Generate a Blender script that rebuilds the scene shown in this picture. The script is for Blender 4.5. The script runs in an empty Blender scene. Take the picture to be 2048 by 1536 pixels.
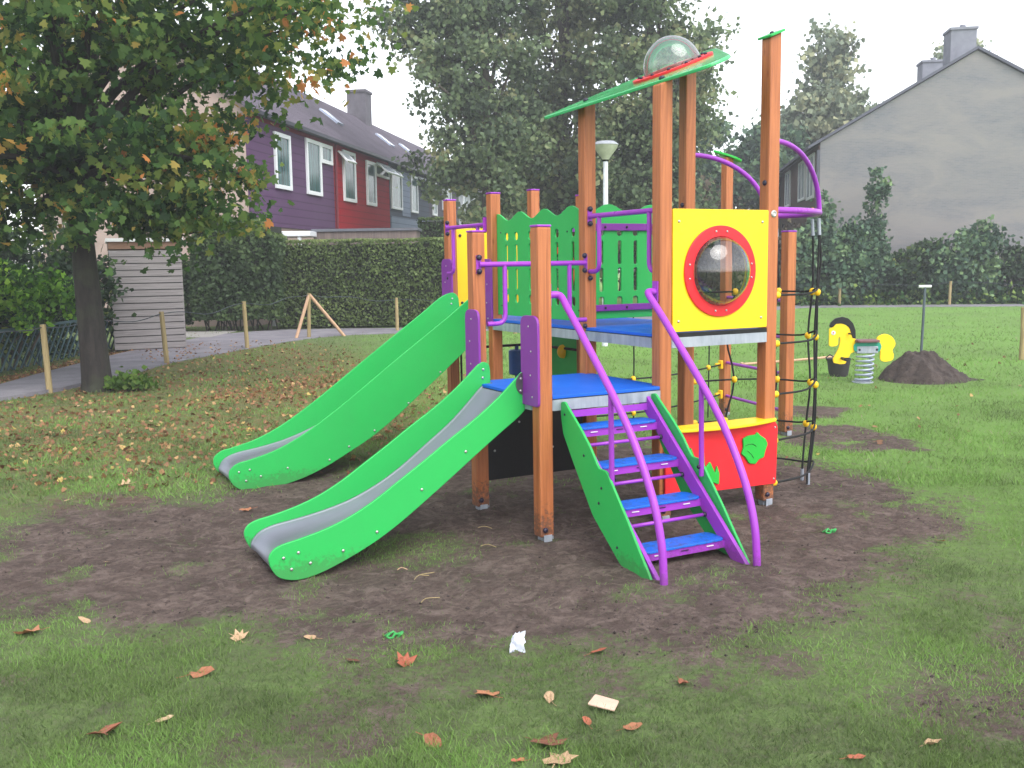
import bpy, bmesh, math, random
import numpy as np
from mathutils import Vector, Matrix

random.seed(7); RNG = np.random.default_rng(11)
scn = bpy.context.scene
COL = scn.collection

# ------------------------------------------------------------------ camera, world, sun, exposure
cam_d = bpy.data.cameras.new("camera"); cam = bpy.data.objects.new("camera", cam_d); COL.objects.link(cam)
cam_d.sensor_width = 36.0; cam_d.lens = 36.0 * 1939.0 / 2048.0
cam_d.clip_start = 0.05; cam_d.clip_end = 600
cam.matrix_world = (Matrix.Translation((0, 0, 1.8)) @ Matrix.Rotation(math.pi / 2 - 0.1231, 4, 'X')
                    @ Matrix.Rotation(-0.0155, 4, 'Z'))
scn.camera = cam

world = bpy.data.worlds.new("World"); scn.world = world; world.use_nodes = True
nt = world.node_tree; nt.nodes.clear()
SUN_EL, SUN_AZ = math.radians(52), math.radians(150)      # azimuth clockwise from +Y: behind the camera, to the right
sky = nt.nodes.new('ShaderNodeTexSky'); sky.sky_type = 'NISHITA'; sky.sun_disc = False
sky.sun_elevation = SUN_EL; sky.sun_rotation = SUN_AZ; sky.dust_density = 1.2; sky.air_density = 1.0; sky.ozone_density = 1.0
hs = nt.nodes.new('ShaderNodeHueSaturation'); hs.inputs['Saturation'].default_value = 0.22; hs.inputs['Value'].default_value = 1.0
bg = nt.nodes.new('ShaderNodeBackground'); bg.inputs['Strength'].default_value = 0.15
wo = nt.nodes.new('ShaderNodeOutputWorld')
nt.links.new(sky.outputs[0], hs.inputs['Color']); nt.links.new(hs.outputs[0], bg.inputs[0]); nt.links.new(bg.outputs[0], wo.inputs[0])

sd = bpy.data.lights.new("sun", 'SUN'); sd.energy = 0.9; sd.angle = math.radians(50); sd.color = (1.0, 0.97, 0.93)
sun = bpy.data.objects.new("sun", sd); COL.objects.link(sun)
sv = Vector((math.sin(SUN_AZ) * math.cos(SUN_EL), math.cos(SUN_AZ) * math.cos(SUN_EL), math.sin(SUN_EL)))
sun.rotation_euler = (-sv).to_track_quat('-Z', 'Y').to_euler(); sun.location = sv * 30

scn.view_settings.view_transform = 'Standard'; scn.view_settings.look = 'None'
scn.view_settings.exposure = 1.5; scn.view_settings.gamma = 1.0
scn.render.engine = 'CYCLES'
cy = scn.cycles
cy.max_bounces = 5; cy.diffuse_bounces = 3; cy.glossy_bounces = 3; cy.transmission_bounces = 5; cy.transparent_max_bounces = 8
cy.volume_bounces = 0; cy.caustics_reflective = False; cy.caustics_refractive = False; cy.use_denoising = True
cy.use_adaptive_sampling = True; cy.adaptive_threshold = 0.02

# ------------------------------------------------------------------ helpers
def lin(c):
    return tuple(((v / 255) / 12.92 if v / 255 <= 0.04045 else ((v / 255 + 0.055) / 1.055) ** 2.4) for v in c) + (1.0,)

class N:
    """small node-graph helper"""
    def __init__(s, name):
        s.m = bpy.data.materials.new(name); s.m.use_nodes = True; s.t = s.m.node_tree; s.t.nodes.clear()
        s.out = s.t.nodes.new('ShaderNodeOutputMaterial'); s.b = s.t.nodes.new('ShaderNodeBsdfPrincipled')
        s.t.links.new(s.b.outputs[0], s.out.inputs[0])
    def n(s, typ, **kw):
        n = s.t.nodes.new(typ)
        for k, v in kw.items():
            if k.startswith('i_'):
                n.inputs[k[2:].replace('_', ' ')].default_value = v
            else: setattr(n, k, v)
        return n
    def l(s, a, b): s.t.links.new(a, b)
    def coord(s, kind='Object', scale=(1, 1, 1), rot=(0, 0, 0)):
        tc = s.n('ShaderNodeTexCoord'); mp = s.n('ShaderNodeMapping'); mp.inputs['Scale'].default_value = scale
        mp.inputs['Rotation'].default_value = rot
        s.l(tc.outputs[kind], mp.inputs[0]); return mp.outputs[0]
    def noise(s, co, scale, detail=4, rough=0.55, dist=0.0):
        n = s.n('ShaderNodeTexNoise'); n.inputs['Scale'].default_value = scale; n.inputs['Detail'].default_value = detail
        n.inputs['Roughness'].default_value = rough; n.inputs['Distortion'].default_value = dist
        if co is not None: s.l(co, n.inputs['Vector'])
        return n.outputs['Fac']
    def ramp(s, fac, stops, interp='LINEAR'):
        r = s.n('ShaderNodeValToRGB'); r.color_ramp.interpolation = interp
        els = r.color_ramp.elements
        while len(els) < len(stops): els.new(0.5)
        for e, (p, c) in zip(els, stops): e.position = p; e.color = c if len(c) == 4 else tuple(c) + (1,)
        s.l(fac, r.inputs[0]); return r.outputs[0]
    def mix(s, fac, a, b, mode='MIX'):
        m = s.n('ShaderNodeMix', data_type='RGBA', blend_type=mode)
        for sock, v in ((m.inputs[0], fac), (m.inputs[6], a), (m.inputs[7], b)):
            if hasattr(v, 'links'): s.l(v, sock)
            else: sock.default_value = v
        return m.outputs[2]
    def math(s, op, a, b=None, clamp=False):
        m = s.n('ShaderNodeMath', operation=op); m.use_clamp = clamp
        for i, v in enumerate((a, b)):
            if v is None: continue
            if hasattr(v, 'links'): s.l(v, m.inputs[i])
            else: m.inputs[i].default_value = v
        return m.outputs[0]
    def bump(s, h, strength=0.3, dist=0.01):
        b = s.n('ShaderNodeBump'); b.inputs['Strength'].default_value = strength; b.inputs['Distance'].default_value = dist
        s.l(h, b.inputs['Height']); s.l(b.outputs[0], s.b.inputs['Normal']); return b
    def set(s, **kw):
        for k, v in kw.items():
            k = k.replace('_', ' ')
            if hasattr(v, 'links'): s.l(v, s.b.inputs[k])
            else: s.b.inputs[k].default_value = v
        return s.m

def mud(g, col, amount=.75, top=.24):
    ge = g.n('ShaderNodeNewGeometry'); sp = g.n('ShaderNodeSeparateXYZ'); g.l(ge.outputs['Position'], sp.inputs[0])
    hz = g.ramp(sp.outputs[2], [(0.0, (1, 1, 1)), (top, (0, 0, 0))]); nn = g.n('ShaderNodeTexNoise'); nn.inputs['Scale'].default_value = 38; nn.inputs['Detail'].default_value = 5; nn.inputs['Roughness'].default_value = .7
    g.l(ge.outputs['Position'], nn.inputs['Vector']); f = g.ramp(g.math('ADD', nn.outputs['Fac'], g.math('MULTIPLY', hz, .32)), [(.60, (0, 0, 0)), (.74, (amount,) * 3)])
    return g.mix(g.math('MULTIPLY', f, g.ramp(hz, [(0, (0, 0, 0)), (.35, (1, 1, 1))])), col, lin((74, 60, 54)))
def hpl(name, c, rough=0.42, dirt=0.12):
    g = N(name); co = g.coord()
    n1 = g.noise(co, 3.0, 5, 0.6); n2 = g.noise(co, 90.0, 2, 0.5)
    c0 = lin(c); dk = tuple(v * 0.72 for v in c0[:3]) + (1,)
    col = g.mix(g.ramp(n1, [(0.35, (0, 0, 0)), (0.75, (dirt * 2, dirt * 2, dirt * 2))]), c0, dk)
    sc_ = g.noise(g.coord('Object', (1.0, 1.0, 1.0)), 14.0, 6, 0.75, 1.5); col = g.mix(g.ramp(sc_, [(0.60, (0, 0, 0)), (0.72, (.30, .30, .30))]), col, tuple(v * .6 + .05 for v in c0[:3]) + (1,))
    col = mud(g, col, .35, .12)
    g.bump(n2, 0.12, 0.0015)
    return g.set(Base_Color=col, Roughness=g.ramp(n1, [(0.3, (rough - .06,) * 3), (0.7, (rough + .1,) * 3)]), Specular_IOR_Level=0.4)

def plain(name, c, rough=0.5, metal=0.0, var=0.15, scale=8.0, bump=0.1):
    g = N(name); co = g.coord(); n1 = g.noise(co, scale, 5, 0.6)
    c0 = lin(c); a = tuple(v * (1 - var) for v in c0[:3]) + (1,); b = tuple(min(1, v * (1 + var)) for v in c0[:3]) + (1,)
    if bump: g.bump(g.noise(co, scale * 6, 3), bump, 0.004)
    return g.set(Base_Color=g.ramp(n1, [(0.3, a), (0.7, b)]), Roughness=rough, Metallic=metal)

M = {}
M['green'] = hpl('green_panel', (44, 176, 84)); M['purple'] = hpl('purple_panel', (128, 48, 150)); M['yellow'] = hpl('yellow_panel', (250, 208, 28))
M['red'] = hpl('red_panel', (226, 38, 48)); M['blue'] = hpl('blue_deck', (10, 96, 208), 0.5, 0.2); M['black'] = hpl('black_panel', (20, 19, 21))
M['tube'] = hpl('purple_tube', (156, 62, 184), 0.3); M['green_roof'] = hpl('green_roof_sheet', (60, 190, 110), 0.12); M['green_roof'].node_tree.nodes['Principled BSDF'].inputs['Specular IOR Level'].default_value = 1.0; M['greenleaf'] = hpl('leaf_green', (40, 176, 62)); M['whitep'] = hpl('white_plastic', (225, 225, 225))
M['darkcap'] = plain('dark_bolt_cap', (38, 30, 52), 0.35); M['bolt'] = plain('steel_bolt', (190, 190, 188), 0.3, 0.8, 0.05, 8, 0)
M['steel'] = plain('stainless_chute', (138, 141, 152), 0.42, 0.6, 0.06, 2.5, 0.05)
M['rope'] = plain('black_rope', (22, 22, 24), 0.8, 0, 0.2, 60, 0.4); M['ball'] = hpl('yellow_connector', (248, 196, 30), 0.4)
M['bluedrum'] = plain('blue_drum', (20, 74, 150), 0.35)

def galv():
    g = N('galvanised_steel'); n1 = g.noise(g.coord('Object', (22, 22, 3)), 1.0, 4, .6); n2 = g.noise(g.coord(), 6.0, 3)
    c = g.ramp(n1, [(0.3, lin((138, 146, 160))), (0.7, lin((172, 178, 190)))]); c = g.mix(g.ramp(n2, [(.4, (0, 0, 0)), (.7, (.4, .4, .4))]), c, lin((196, 200, 206)))
    return g.set(Base_Color=c, Roughness=0.5, Metallic=0.4)
M['galv'] = galv()

def muddy_blue():
    g = N('muddy_blue_step'); co = g.coord(); a = g.noise(co, 16, 6, .75); b_ = g.noise(co, 60, 3, .6)
    c = g.mix(g.ramp(a, [(.50, (0, 0, 0)), (.66, (.75, .75, .75))]), lin((12, 100, 206)), lin((60, 66, 84))); c = g.mix(g.ramp(b_, [(.66, (0, 0, 0)), (.72, (.6, .6, .6))]), c, lin((150, 160, 170)))
    g.bump(b_, .4, .003); return g.set(Base_Color=c, Roughness=.45)
M['blue_step'] = muddy_blue()
def orange_wood():
    g = N('orange_stained_wood'); oi = g.n('ShaderNodeObjectInfo')
    tc = g.n('ShaderNodeTexCoord'); add = g.n('ShaderNodeVectorMath', operation='ADD'); sc = g.n('ShaderNodeVectorMath', operation='SCALE')
    cmb = g.n('ShaderNodeCombineXYZ'); g.l(oi.outputs['Random'], cmb.inputs[0]); g.l(oi.outputs['Random'], cmb.inputs[2])
    g.l(cmb.outputs[0], sc.inputs[0]); sc.inputs['Scale'].default_value = 9.0
    g.l(tc.outputs['Object'], add.inputs[0]); g.l(sc.outputs[0], add.inputs[1])
    mp = g.n('ShaderNodeMapping'); mp.inputs['Scale'].default_value = (26, 26, 1.1); g.l(add.outputs[0], mp.inputs[0])
    n1 = g.noise(mp.outputs[0], 1.0, 5, 0.6, 1.6)
    mp2 = g.n('ShaderNodeMapping'); mp2.inputs['Scale'].default_value = (9, 9, 3.2); g.l(add.outputs[0], mp2.inputs[0])
    v = g.n('ShaderNodeTexVoronoi'); v.inputs['Scale'].default_value = 1.0; g.l(mp2.outputs[0], v.inputs['Vector'])
    knot = g.ramp(v.outputs['Distance'], [(0.03, (1, 1, 1)), (0.12, (0, 0, 0))])
    c = g.ramp(n1, [(0.25, lin((140, 78, 42))), (0.5, lin((176, 104, 60))), (0.75, lin((196, 122, 74)))])
    c = g.mix(g.math('MULTIPLY', knot, 0.55), c, lin((116, 54, 32)))
    c = mud(g, c, .7, .30)
    g.bump(n1, 0.25, 0.002)
    return g.set(Base_Color=c, Roughness=0.5)
M['wood'] = orange_wood()

def link(name, me, mat, parent=None, smooth=False):
    o = bpy.data.objects.new(name, me); COL.objects.link(o)
    if mat is not None and not me.materials:
        for m in (mat if isinstance(mat, (list, tuple)) else [mat]): me.materials.append(m)
    if parent is not None: o.parent = parent
    if smooth:
        me.polygons.foreach_set('use_smooth', [True] * len(me.polygons))
    return o

def thing(name, label, cat, loc=(0, 0, 0), rz=0.0, group=None):
    o = bpy.data.objects.new(name, None); COL.objects.link(o); o.empty_display_size = 0.1
    o.location = loc; o.rotation_euler = (0, 0, rz); tag(o, label, cat, group); return o
def tag(o, label, cat, group=None):
    o['label'] = label; o['category'] = cat
    if group: o['group'] = group
    return o
def structure(o): o['kind'] = 'structure'; return o
def stuff(o, label, cat): o['kind'] = 'stuff'; o['label'] = label; o['category'] = cat; return o
def copy_tree(o, parent=None):
    c = o.copy(); COL.objects.link(c); c.parent = parent
    for ch in list(o.children): copy_tree(ch, c)
    return c

class MB:
    def __init__(s): s.v = []; s.f = []; s.mi = []
    def add(s, vs, fs, mi=0):
        b = len(s.v); s.v += [tuple(map(float, q)) for q in vs]; s.f += [tuple(i + b for i in f) for f in fs]; s.mi += [mi] * len(fs); return s
    def box(s, lo, hi, mi=0, mat=None):
        x0, y0, z0 = lo; x1, y1, z1 = hi
        vs = [(x0, y0, z0), (x1, y0, z0), (x1, y1, z0), (x0, y1, z0), (x0, y0, z1), (x1, y0, z1), (x1, y1, z1), (x0, y1, z1)]
        if mat is not None: vs = [tuple(mat @ Vector(q)) for q in vs]
        return s.add(vs, [(0, 3, 2, 1), (4, 5, 6, 7), (0, 1, 5, 4), (1, 2, 6, 5), (2, 3, 7, 6), (3, 0, 4, 7)], mi)
    def prism(s, poly, axis, a, b, mi=0):
        def mk(p, t): return {'x': (t, p[0], p[1]), 'y': (p[0], t, p[1]), 'z': (p[0], p[1], t)}[axis]
        n = len(poly); vs = [mk(p, a) for p in poly] + [mk(p, b) for p in poly]
        fs = [tuple(range(n))[::-1], tuple(range(n, 2 * n))] + [(i, (i + 1) % n, n + (i + 1) % n, n + i) for i in range(n)]
        return s.add(vs, fs, mi)
    def tube(s, path, r, n=10, caps=True, mi=0):
        P = [Vector(p) for p in path]; rs = r if isinstance(r, (list, tuple)) else [r] * len(P)
        vs = []; up = None
        for i, p in enumerate(P):
            t = (P[min(i + 1, len(P) - 1)] - P[max(i - 1, 0)]).normalized()
            if up is None: up = t.cross(Vector((0.31, 0.2, 0.93))); up = up.normalized() if up.length > .1 else t.cross(Vector((1, 0, 0))).normalized()
            up = (up - t * up.dot(t)).normalized(); w = t.cross(up)
            for k in range(n):
                a = 2 * math.pi * k / n; vs.append(p + (up * math.cos(a) + w * math.sin(a)) * rs[i])
        fs = [(i * n + k, i * n + (k + 1) % n, (i + 1) * n + (k + 1) % n, (i + 1) * n + k) for i in range(len(P) - 1) for k in range(n)]
        if caps: fs += [tuple(range(n))[::-1], tuple(range((len(P) - 1) * n, len(P) * n))]
        return s.add(vs, fs, mi)
    def lathe(s, prof, c=(0, 0, 0), n=16, mat=None, mi=0):
        vs = []
        for (r, z) in prof:
            for k in range(n):
                a = 2 * math.pi * k / n; q = Vector((c[0] + r * math.cos(a), c[1] + r * math.sin(a), c[2] + z)); vs.append(mat @ q if mat is not None else q)
        fs = [(i * n + k, i * n + (k + 1) % n, (i + 1) * n + (k + 1) % n, (i + 1) * n + k) for i in range(len(prof) - 1) for k in range(n)]
        fs += [tuple(range(n))[::-1], tuple(range((len(prof) - 1) * n, len(prof) * n))]
        return s.add(vs, fs, mi)
    def mesh(s, name):
        me = bpy.data.meshes.new(name); me.from_pydata(s.v, [], s.f); me.update()
        if any(s.mi): me.polygons.foreach_set('material_index', s.mi)
        return me
    def make(s, name, mat, parent=None, smooth=False, bevel=0.0, seg=2):
        o = link(name, s.mesh(name), mat, parent, False)
        if smooth:
            bm = bmesh.new(); bm.from_mesh(o.data)
            for f in bm.faces: f.smooth = len(f.verts) <= 4
            for e in bm.edges:
                if len(e.link_faces) == 2 and e.calc_face_angle(0) > 0.75: e.smooth = False
            bm.to_mesh(o.data); bm.free()
        if bevel:
            bv = o.modifiers.new('bevel', 'BEVEL'); bv.width = bevel; bv.segments = seg; bv.limit_method = 'ANGLE'; bv.angle_limit = 0.6
        return o

def np_mesh(name, V, F, mat, parent=None, attrs=None, smooth=False):
    """V (n,3), F (m,k) numpy -> object; attrs: {name: per-face array}"""
    me = bpy.data.meshes.new(name); m, k = F.shape
    me.vertices.add(len(V)); me.vertices.foreach_set('co', np.ascontiguousarray(V, dtype=np.float32).ravel())
    me.loops.add(m * k); me.loops.foreach_set('vertex_index', F.astype(np.int32).ravel())
    me.polygons.add(m); me.polygons.foreach_set('loop_start', np.arange(0, m * k, k, dtype=np.int32))
    me.polygons.foreach_set('loop_total', np.full(m, k, dtype=np.int32))
    me.update(calc_edges=True)
    for an, (dom, arr) in (attrs or {}).items():
        a = me.attributes.new(an, 'FLOAT', dom); a.data.foreach_set('value', np.ascontiguousarray(arr, dtype=np.float32))
    return link(name, me, mat, parent, smooth)

def catmull(pts, n=6, closed=False):
    P = [Vector(p) for p in pts]; out = []; L_ = len(P)
    rng = range(L_ if closed else L_ - 1)
    for i in rng:
        g = (lambda j: P[j % L_]) if closed else (lambda j: P[max(0, min(L_ - 1, j))])
        a, b, c, d = g(i - 1), g(i), g(i + 1), g(i + 2)
        for k in range(n):
            t = k / n; out.append(0.5 * ((2 * b) + (c - a) * t + (2 * a - 5 * b + 4 * c - d) * t * t + (3 * b - a - 3 * c + d) * t ** 3))
    if not closed: out.append(P[-1])
    return [tuple(p) for p in out]

def rounded(pts, r, n=5):
    out = []; L_ = len(pts)
    for i in range(L_):
        a, b, c = Vector(pts[i - 1]), Vector(pts[i]), Vector(pts[(i + 1) % L_])
        rr = r[i] if isinstance(r, (list, tuple)) else r
        u, w = (a - b), (c - b); d = min(rr, u.length * .48, w.length * .48)
        if d < 1e-4: out.append(tuple(b)); continue
        p, q = b + u.normalized() * d, b + w.normalized() * d
        for k in range(n + 1):
            t = k / n; out.append(tuple(p * (1 - t) ** 2 + b * 2 * t * (1 - t) + q * t * t))
    return out
def circle(c, r, n=28): return [(c[0] + r * math.cos(2 * math.pi * k / n), c[1] + r * math.sin(2 * math.pi * k / n)) for k in range(n)]
def slot(cx, z0, z1, w): return rounded([(cx - w, z0), (cx + w, z0), (cx + w, z1), (cx - w, z1)], w * 1.2, 4)

def sheet(name, outer, holes, t, mat, parent, plane, off, bev=0.003):
    """flat panel with holes: plane 'u' -> normal along local x (coords = y,z), 'v' -> normal along local y (coords = x,z)"""
    cu = bpy.data.curves.new('tmp', 'CURVE'); cu.dimensions = '2D'; cu.fill_mode = 'BOTH'; cu.extrude = t / 2 - bev
    cu.bevel_depth = bev; cu.bevel_resolution = 1; cu.offset = -bev
    for poly in [outer] + list(holes):
        sp = cu.splines.new('POLY'); sp.points.add(len(poly) - 1); sp.use_cyclic_u = True
        for p, q in zip(sp.points, poly): p.co = (q[0], q[1], 0, 1)
    ob = bpy.data.objects.new('tmp', cu); COL.objects.link(ob)
    dg = bpy.context.evaluated_depsgraph_get(); me = bpy.data.meshes.new_from_object(ob.evaluated_get(dg)); me.name = name
    bpy.data.objects.remove(ob); bpy.data.curves.remove(cu); me.materials.clear()
    for v in me.vertices:
        a, b, c = v.co
        v.co = (off + c, a, b) if plane == 'u' else ((a, off - c, b) if plane == 'v' else (a, b, off + c))
    return link(name, me, mat, parent)

_bolt = {}
def bolt(parent, p, nrm, kind='bolt', r=0.008, h=0.006, name='bolt'):
    key = (kind, r, h)
    if key not in _bolt:
        b = MB(); b.lathe([(r, 0), (r * .98, h * .5), (r * .7, h * .9), (r * .25, h)], n=10); _bolt[key] = b.mesh('bolt'); _bolt[key].materials.append(M[kind])
        _bolt[key].polygons.foreach_set('use_smooth', [True] * len(_bolt[key].polygons))
    o = bpy.data.objects.new(name, _bolt[key]); COL.objects.link(o); o.parent = parent
    o.location = p; o.rotation_euler = Vector(nrm).to_track_quat('Z', 'Y').to_euler(); return o

# ------------------------------------------------------------------ terrain model
PHI = 0.4837; OX, OY = 0.1951, 6.2259
cu_, su_ = math.cos(PHI), math.sin(PHI)
def gh(x, y):
    """ground height: the lawn drops 4-5 cm left of the climbing frame"""
    u = (np.asarray(x) - OX) * cu_ + (np.asarray(y) - OY) * su_
    t = np.clip((-0.2 - u) / 0.9, 0, 1); return -0.045 * t * t * (3 - 2 * t)
def poly_sd(px, py, poly):
    """signed distance (negative inside), numpy"""
    P = np.array(poly); d = np.full(px.shape, 1e9); ins = np.zeros(px.shape, bool)
    for i in range(len(P)):
        a, b = P[i], P[(i + 1) % len(P)]; e = b - a; L2 = (e ** 2).sum() + 1e-12
        t = np.clip(((px - a[0]) * e[0] + (py - a[1]) * e[1]) / L2, 0, 1)
        d = np.minimum(d, np.hypot(px - a[0] - t * e[0], py - a[1] - t * e[1]))
        c = ((a[1] > py) != (b[1] > py)) & (px < (b[0] - a[0]) * (py - a[1]) / (b[1] - a[1] + 1e-12) + a[0]); ins ^= c
    return np.where(ins, -d, d)
_perm = RNG.random((64, 64))
def vnoise(x, y, s=1.0):
    x = np.asarray(x) * s + 137.3; y = np.asarray(y) * s + 71.9
    xi = np.floor(x).astype(int); yi = np.floor(y).astype(int); fx = x - xi; fy = y - yi
    fx = fx * fx * (3 - 2 * fx); fy = fy * fy * (3 - 2 * fy); g = lambda a, b: _perm[a % 64, b % 64]
    return (g(xi, yi) * (1 - fx) + g(xi + 1, yi) * fx) * (1 - fy) + (g(xi, yi + 1) * (1 - fx) + g(xi + 1, yi + 1) * fx) * fy
def fbm(x, y, s=1.0, o=4):
    a = 0; w = .5; t = 0
    for i in range(o): a = a + w * vnoise(x + i * 17.1, y - i * 9.7, s * 2 ** i); t += w; w *= .5
    return a / t
DIRT = [(-3.9, 6.4), (-3.85, 7.53), (-3.67, 7.78), (-3.2, 7.92), (-2.42, 7.69), (-2.52, 8.16), (-1.9, 8.3), (-1.2, 8.6), (-0.3, 9.3), (0.9, 9.7), (2.0, 9.4), (2.36, 8.6),
        (2.86, 8.07), (3.25, 7.49), (3.21, 6.93), (2.92, 6.4), (2.44, 5.95), (2.18, 5.37), (1.8, 4.82), (1.48, 4.47), (1.05, 4.26), (0.59, 4.22),
        (0.27, 4.35), (-0.08, 4.42), (-0.43, 4.5), (-0.8, 4.5), (-1.16, 4.6), (-1.52, 4.74), (-1.74, 4.62), (-2.13, 4.67), (-2.49, 4.79), (-2.75, 4.85), (-3.6, 5.4)]
DIRT2 = [(2.91, 10.51), (3.68, 10.44), (4.05, 9.5), (3.84, 8.99), (3.15, 8.93), (2.62, 9.35)]
DIRT3 = [(3.44, 11.89), (3.98, 11.72), (3.74, 10.97), (3.0, 11.0)]
GPATCH = [(-1.16, 5.83), (-0.92, 6.39), (-0.44, 6.36), (-0.28, 5.88), (-0.7, 5.7)]
PATH = [(-9.2, -3.0), (-7.3, -3), (-7.28, 8), (-7.30, 12.9), (-7.34, 13.78), (-6.97, 14.9), (-6.61, 18.51), (-5.92, 21.69), (-5.45, 23.6), (-4.9, 24.9), (-4.2, 25.6), (-2.92, 25.9),
        (-1.0, 26.2), (3.0, 28.5), (8, 33.5), (11, 36.4), (18.6, 35.0), (30, 32.6), (30, 34.4), (18.8, 36.7), (11, 38.2), (5, 33), (1.5, 29.6), (-1.96, 27.9), (-4.72, 28.3), (-6.9, 28.2),
        (-8.1, 26.5), (-8.3, 24.4), (-8.5, 21), (-8.35, 17), (-8.2, 15.12), (-8.3, 8)]
def dirt_mask(x, y):
    nz = (fbm(x, y, 1.3, 4) - .5) * 1.5 + (fbm(x + 5, y, 6, 3) - .5) * .55
    d = poly_sd(x, y, DIRT) + nz * .7; m = np.clip(.5 - d / .75, 0, 1)
    for q, s in ((DIRT2, .2), (DIRT3, .15)):
        d = poly_sd(x, y, q) + nz * .35; m = np.maximum(m, np.clip(.5 - d / s, 0, 1) * .9)
    d = poly_sd(x, y, GPATCH) + nz * .3; m = m * (1 - .45 * np.clip(.5 - d / .3, 0, 1))
    # thin, muddy patches scattered in the near lawn
    p = fbm(x * 1.0 + 31, y * 1.0, 1.7, 4); near = np.clip((6.2 - y) / 2, 0, 1)
    m = np.maximum(m, np.clip((p - .50) / .22, 0, 1) * .72 * near)
    d = np.hypot((x - 2.0) / .55, (y - 3.7) / .5) - 1 + nz * .8; m = np.maximum(m, np.clip(.4 - d / 1.0, 0, 1) * .72)
    p2 = fbm(x - 11, y + 3, 3.3, 3); inside = m > .6
    m = np.where(inside, m * (1 - .42 * np.clip((p2 - .62) / .16, 0, 1)), m)
    return m
def lush_mask(x, y):
    return np.clip((y - 6.5 + .9 * x) / 6, 0, 1) * np.clip((x + 2.5 + .12 * (y - 8)) / 3, 0, 1) * (.45 + .9 * fbm(x, y + 60, .8, 3))
def litter_mask(x, y):
    L1 = [(-9.13, 22.0), (-7.67, 23.1), (-5.0, 22.68), (-2.48, 17.8), (-0.9, 14.0), (-0.6, 10.0), (-2.24, 9.2), (-3.13, 8.6), (-4.4, 8.0), (-8, 9.5), (-9, 12.17)]
    L2 = [(-4.49, 13.3), (-4.25, 15.61), (-2.48, 17.0), (-2.0, 14.72), (-3.0, 12.6)]
    nz = (fbm(x + 3, y + 8, .7, 3) - .5) * 2.2
    a = np.clip(.5 - (poly_sd(x, y, L1) + nz) / 2, 0, 1) * .48; b = np.clip(.5 - (poly_sd(x, y, L2) + nz * .6) / 1.0, 0, 1)
    return np.maximum(a, b)
# ------------------------------------------------------------------ ground
def ground_material():
    g = N('lawn_and_soil'); co = g.coord('Object')
    at = g.n('ShaderNodeAttribute', attribute_name='dirt'); al = g.n('ShaderNodeAttribute', attribute_name='litter')
    big = g.noise(co, 0.45, 4, 0.6); mid = g.noise(co, 2.6, 5, 0.65, 0.4); fine = g.noise(co, 22, 4, 0.7); vf = g.noise(co, 110, 3, 0.7)
    m2 = g.noise(co, 5.5, 5, 0.7, .8); gr = g.noise(co, 260, 2, .6)
    grass = g.ramp(m2, [(0.28, lin((96, 98, 78))), (0.48, lin((104, 122, 76))), (0.72, lin((122, 148, 86)))])
    lu = g.n('ShaderNodeAttribute', attribute_name='lush'); grass = g.mix(g.math('MULTIPLY', lu.outputs['Fac'], .9, True), grass, lin((122, 164, 78)))
    grass = g.mix(g.ramp(fine, [(0.45, (0, 0, 0)), (0.75, (.6, .6, .6))]), grass, lin((118, 114, 96)))
    soil = g.ramp(mid, [(0.25, lin((80, 67, 63))), (0.5, lin((108, 94, 88))), (0.78, lin((128, 112, 104)))])
    soil = g.mix(g.ramp(m2, [(0.35, (.7, .7, .7)), (0.58, (0, 0, 0))]), soil, lin((74, 62, 57)))
    soil = g.mix(g.ramp(fine, [(0.3, (.6, .6, .6)), (0.55, (0, 0, 0))]), soil, lin((60, 50, 47)))
    dry = g.noise(co, 7.5, 6, .72, 1.2); clod = g.noise(co, 34, 5, .75, .5)
    soil = g.mix(g.ramp(dry, [(.50, (0, 0, 0)), (.64, (.6, .6, .6))]), soil, lin((140, 124, 117)))
    soil = g.mix(g.ramp(clod, [(.30, (.85, .85, .85)), (.43, (0, 0, 0))]), soil, lin((46, 38, 35)))
    soil = g.mix(g.ramp(gr, [(0.5, (0, 0, 0)), (0.8, (.5, .5, .5))]), soil, lin((124, 108, 100)))
    f = g.math('ADD', at.outputs['Fac'], g.math('MULTIPLY', g.math('SUBTRACT', fine, 0.5), 1.5))
    f = g.math('ADD', f, g.math('ADD', g.math('MULTIPLY', g.math('SUBTRACT', m2, 0.5), 1.5), g.math('MULTIPLY', g.math('SUBTRACT', mid, 0.5), .8)))
    f = g.ramp(f, [(0.28, (0, 0, 0)), (0.74, (1, 1, 1))])
    c = g.mix(f, grass, soil)
    lm = g.math('MULTIPLY', al.outputs['Fac'], g.ramp(g.noise(co, 9, 3, 0.6), [(0.40, (.15, .15, .15)), (0.6, (.95, .95, .95))]))
    c = g.mix(lm, c, lin((150, 104, 70)))
    hgt = g.math('ADD', fine, g.math('ADD', g.math('MULTIPLY', vf, 0.6), g.math('MULTIPLY', clod, 1.2))); g.bump(hgt, 0.9, 0.03)
    return g.set(Base_Color=c, Roughness=0.95, Specular_IOR_Level=0.15)
def axis(segs):
    out = []
    for a, b, s in segs: out += list(np.arange(a, b - 1e-6, s))
    return np.array(out + [segs[-1][1]])
gx = axis([(-100, -60, 10), (-60, -20, 4), (-20, -10, .8), (-10, -4.6, .2), (-4.6, 4.6, .045), (4.6, 10, .2), (10, 24, .7), (24, 60, 4), (60, 100, 10)])
gy = axis([(-30, 0, 5), (0, 2.6, .5), (2.6, 10.4, .045), (10.4, 18, .14), (18, 40, .6), (40, 80, 5), (80, 160, 20)])
X, Y = np.meshgrid(gx, gy); Z = gh(X, Y).astype(float)
DM = dirt_mask(X, Y); LM = litter_mask(X, Y)
nearf = np.clip((12 - Y) / 2, 0, 1) * np.clip((6 - abs(X)) / 1, 0, 1)
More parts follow.
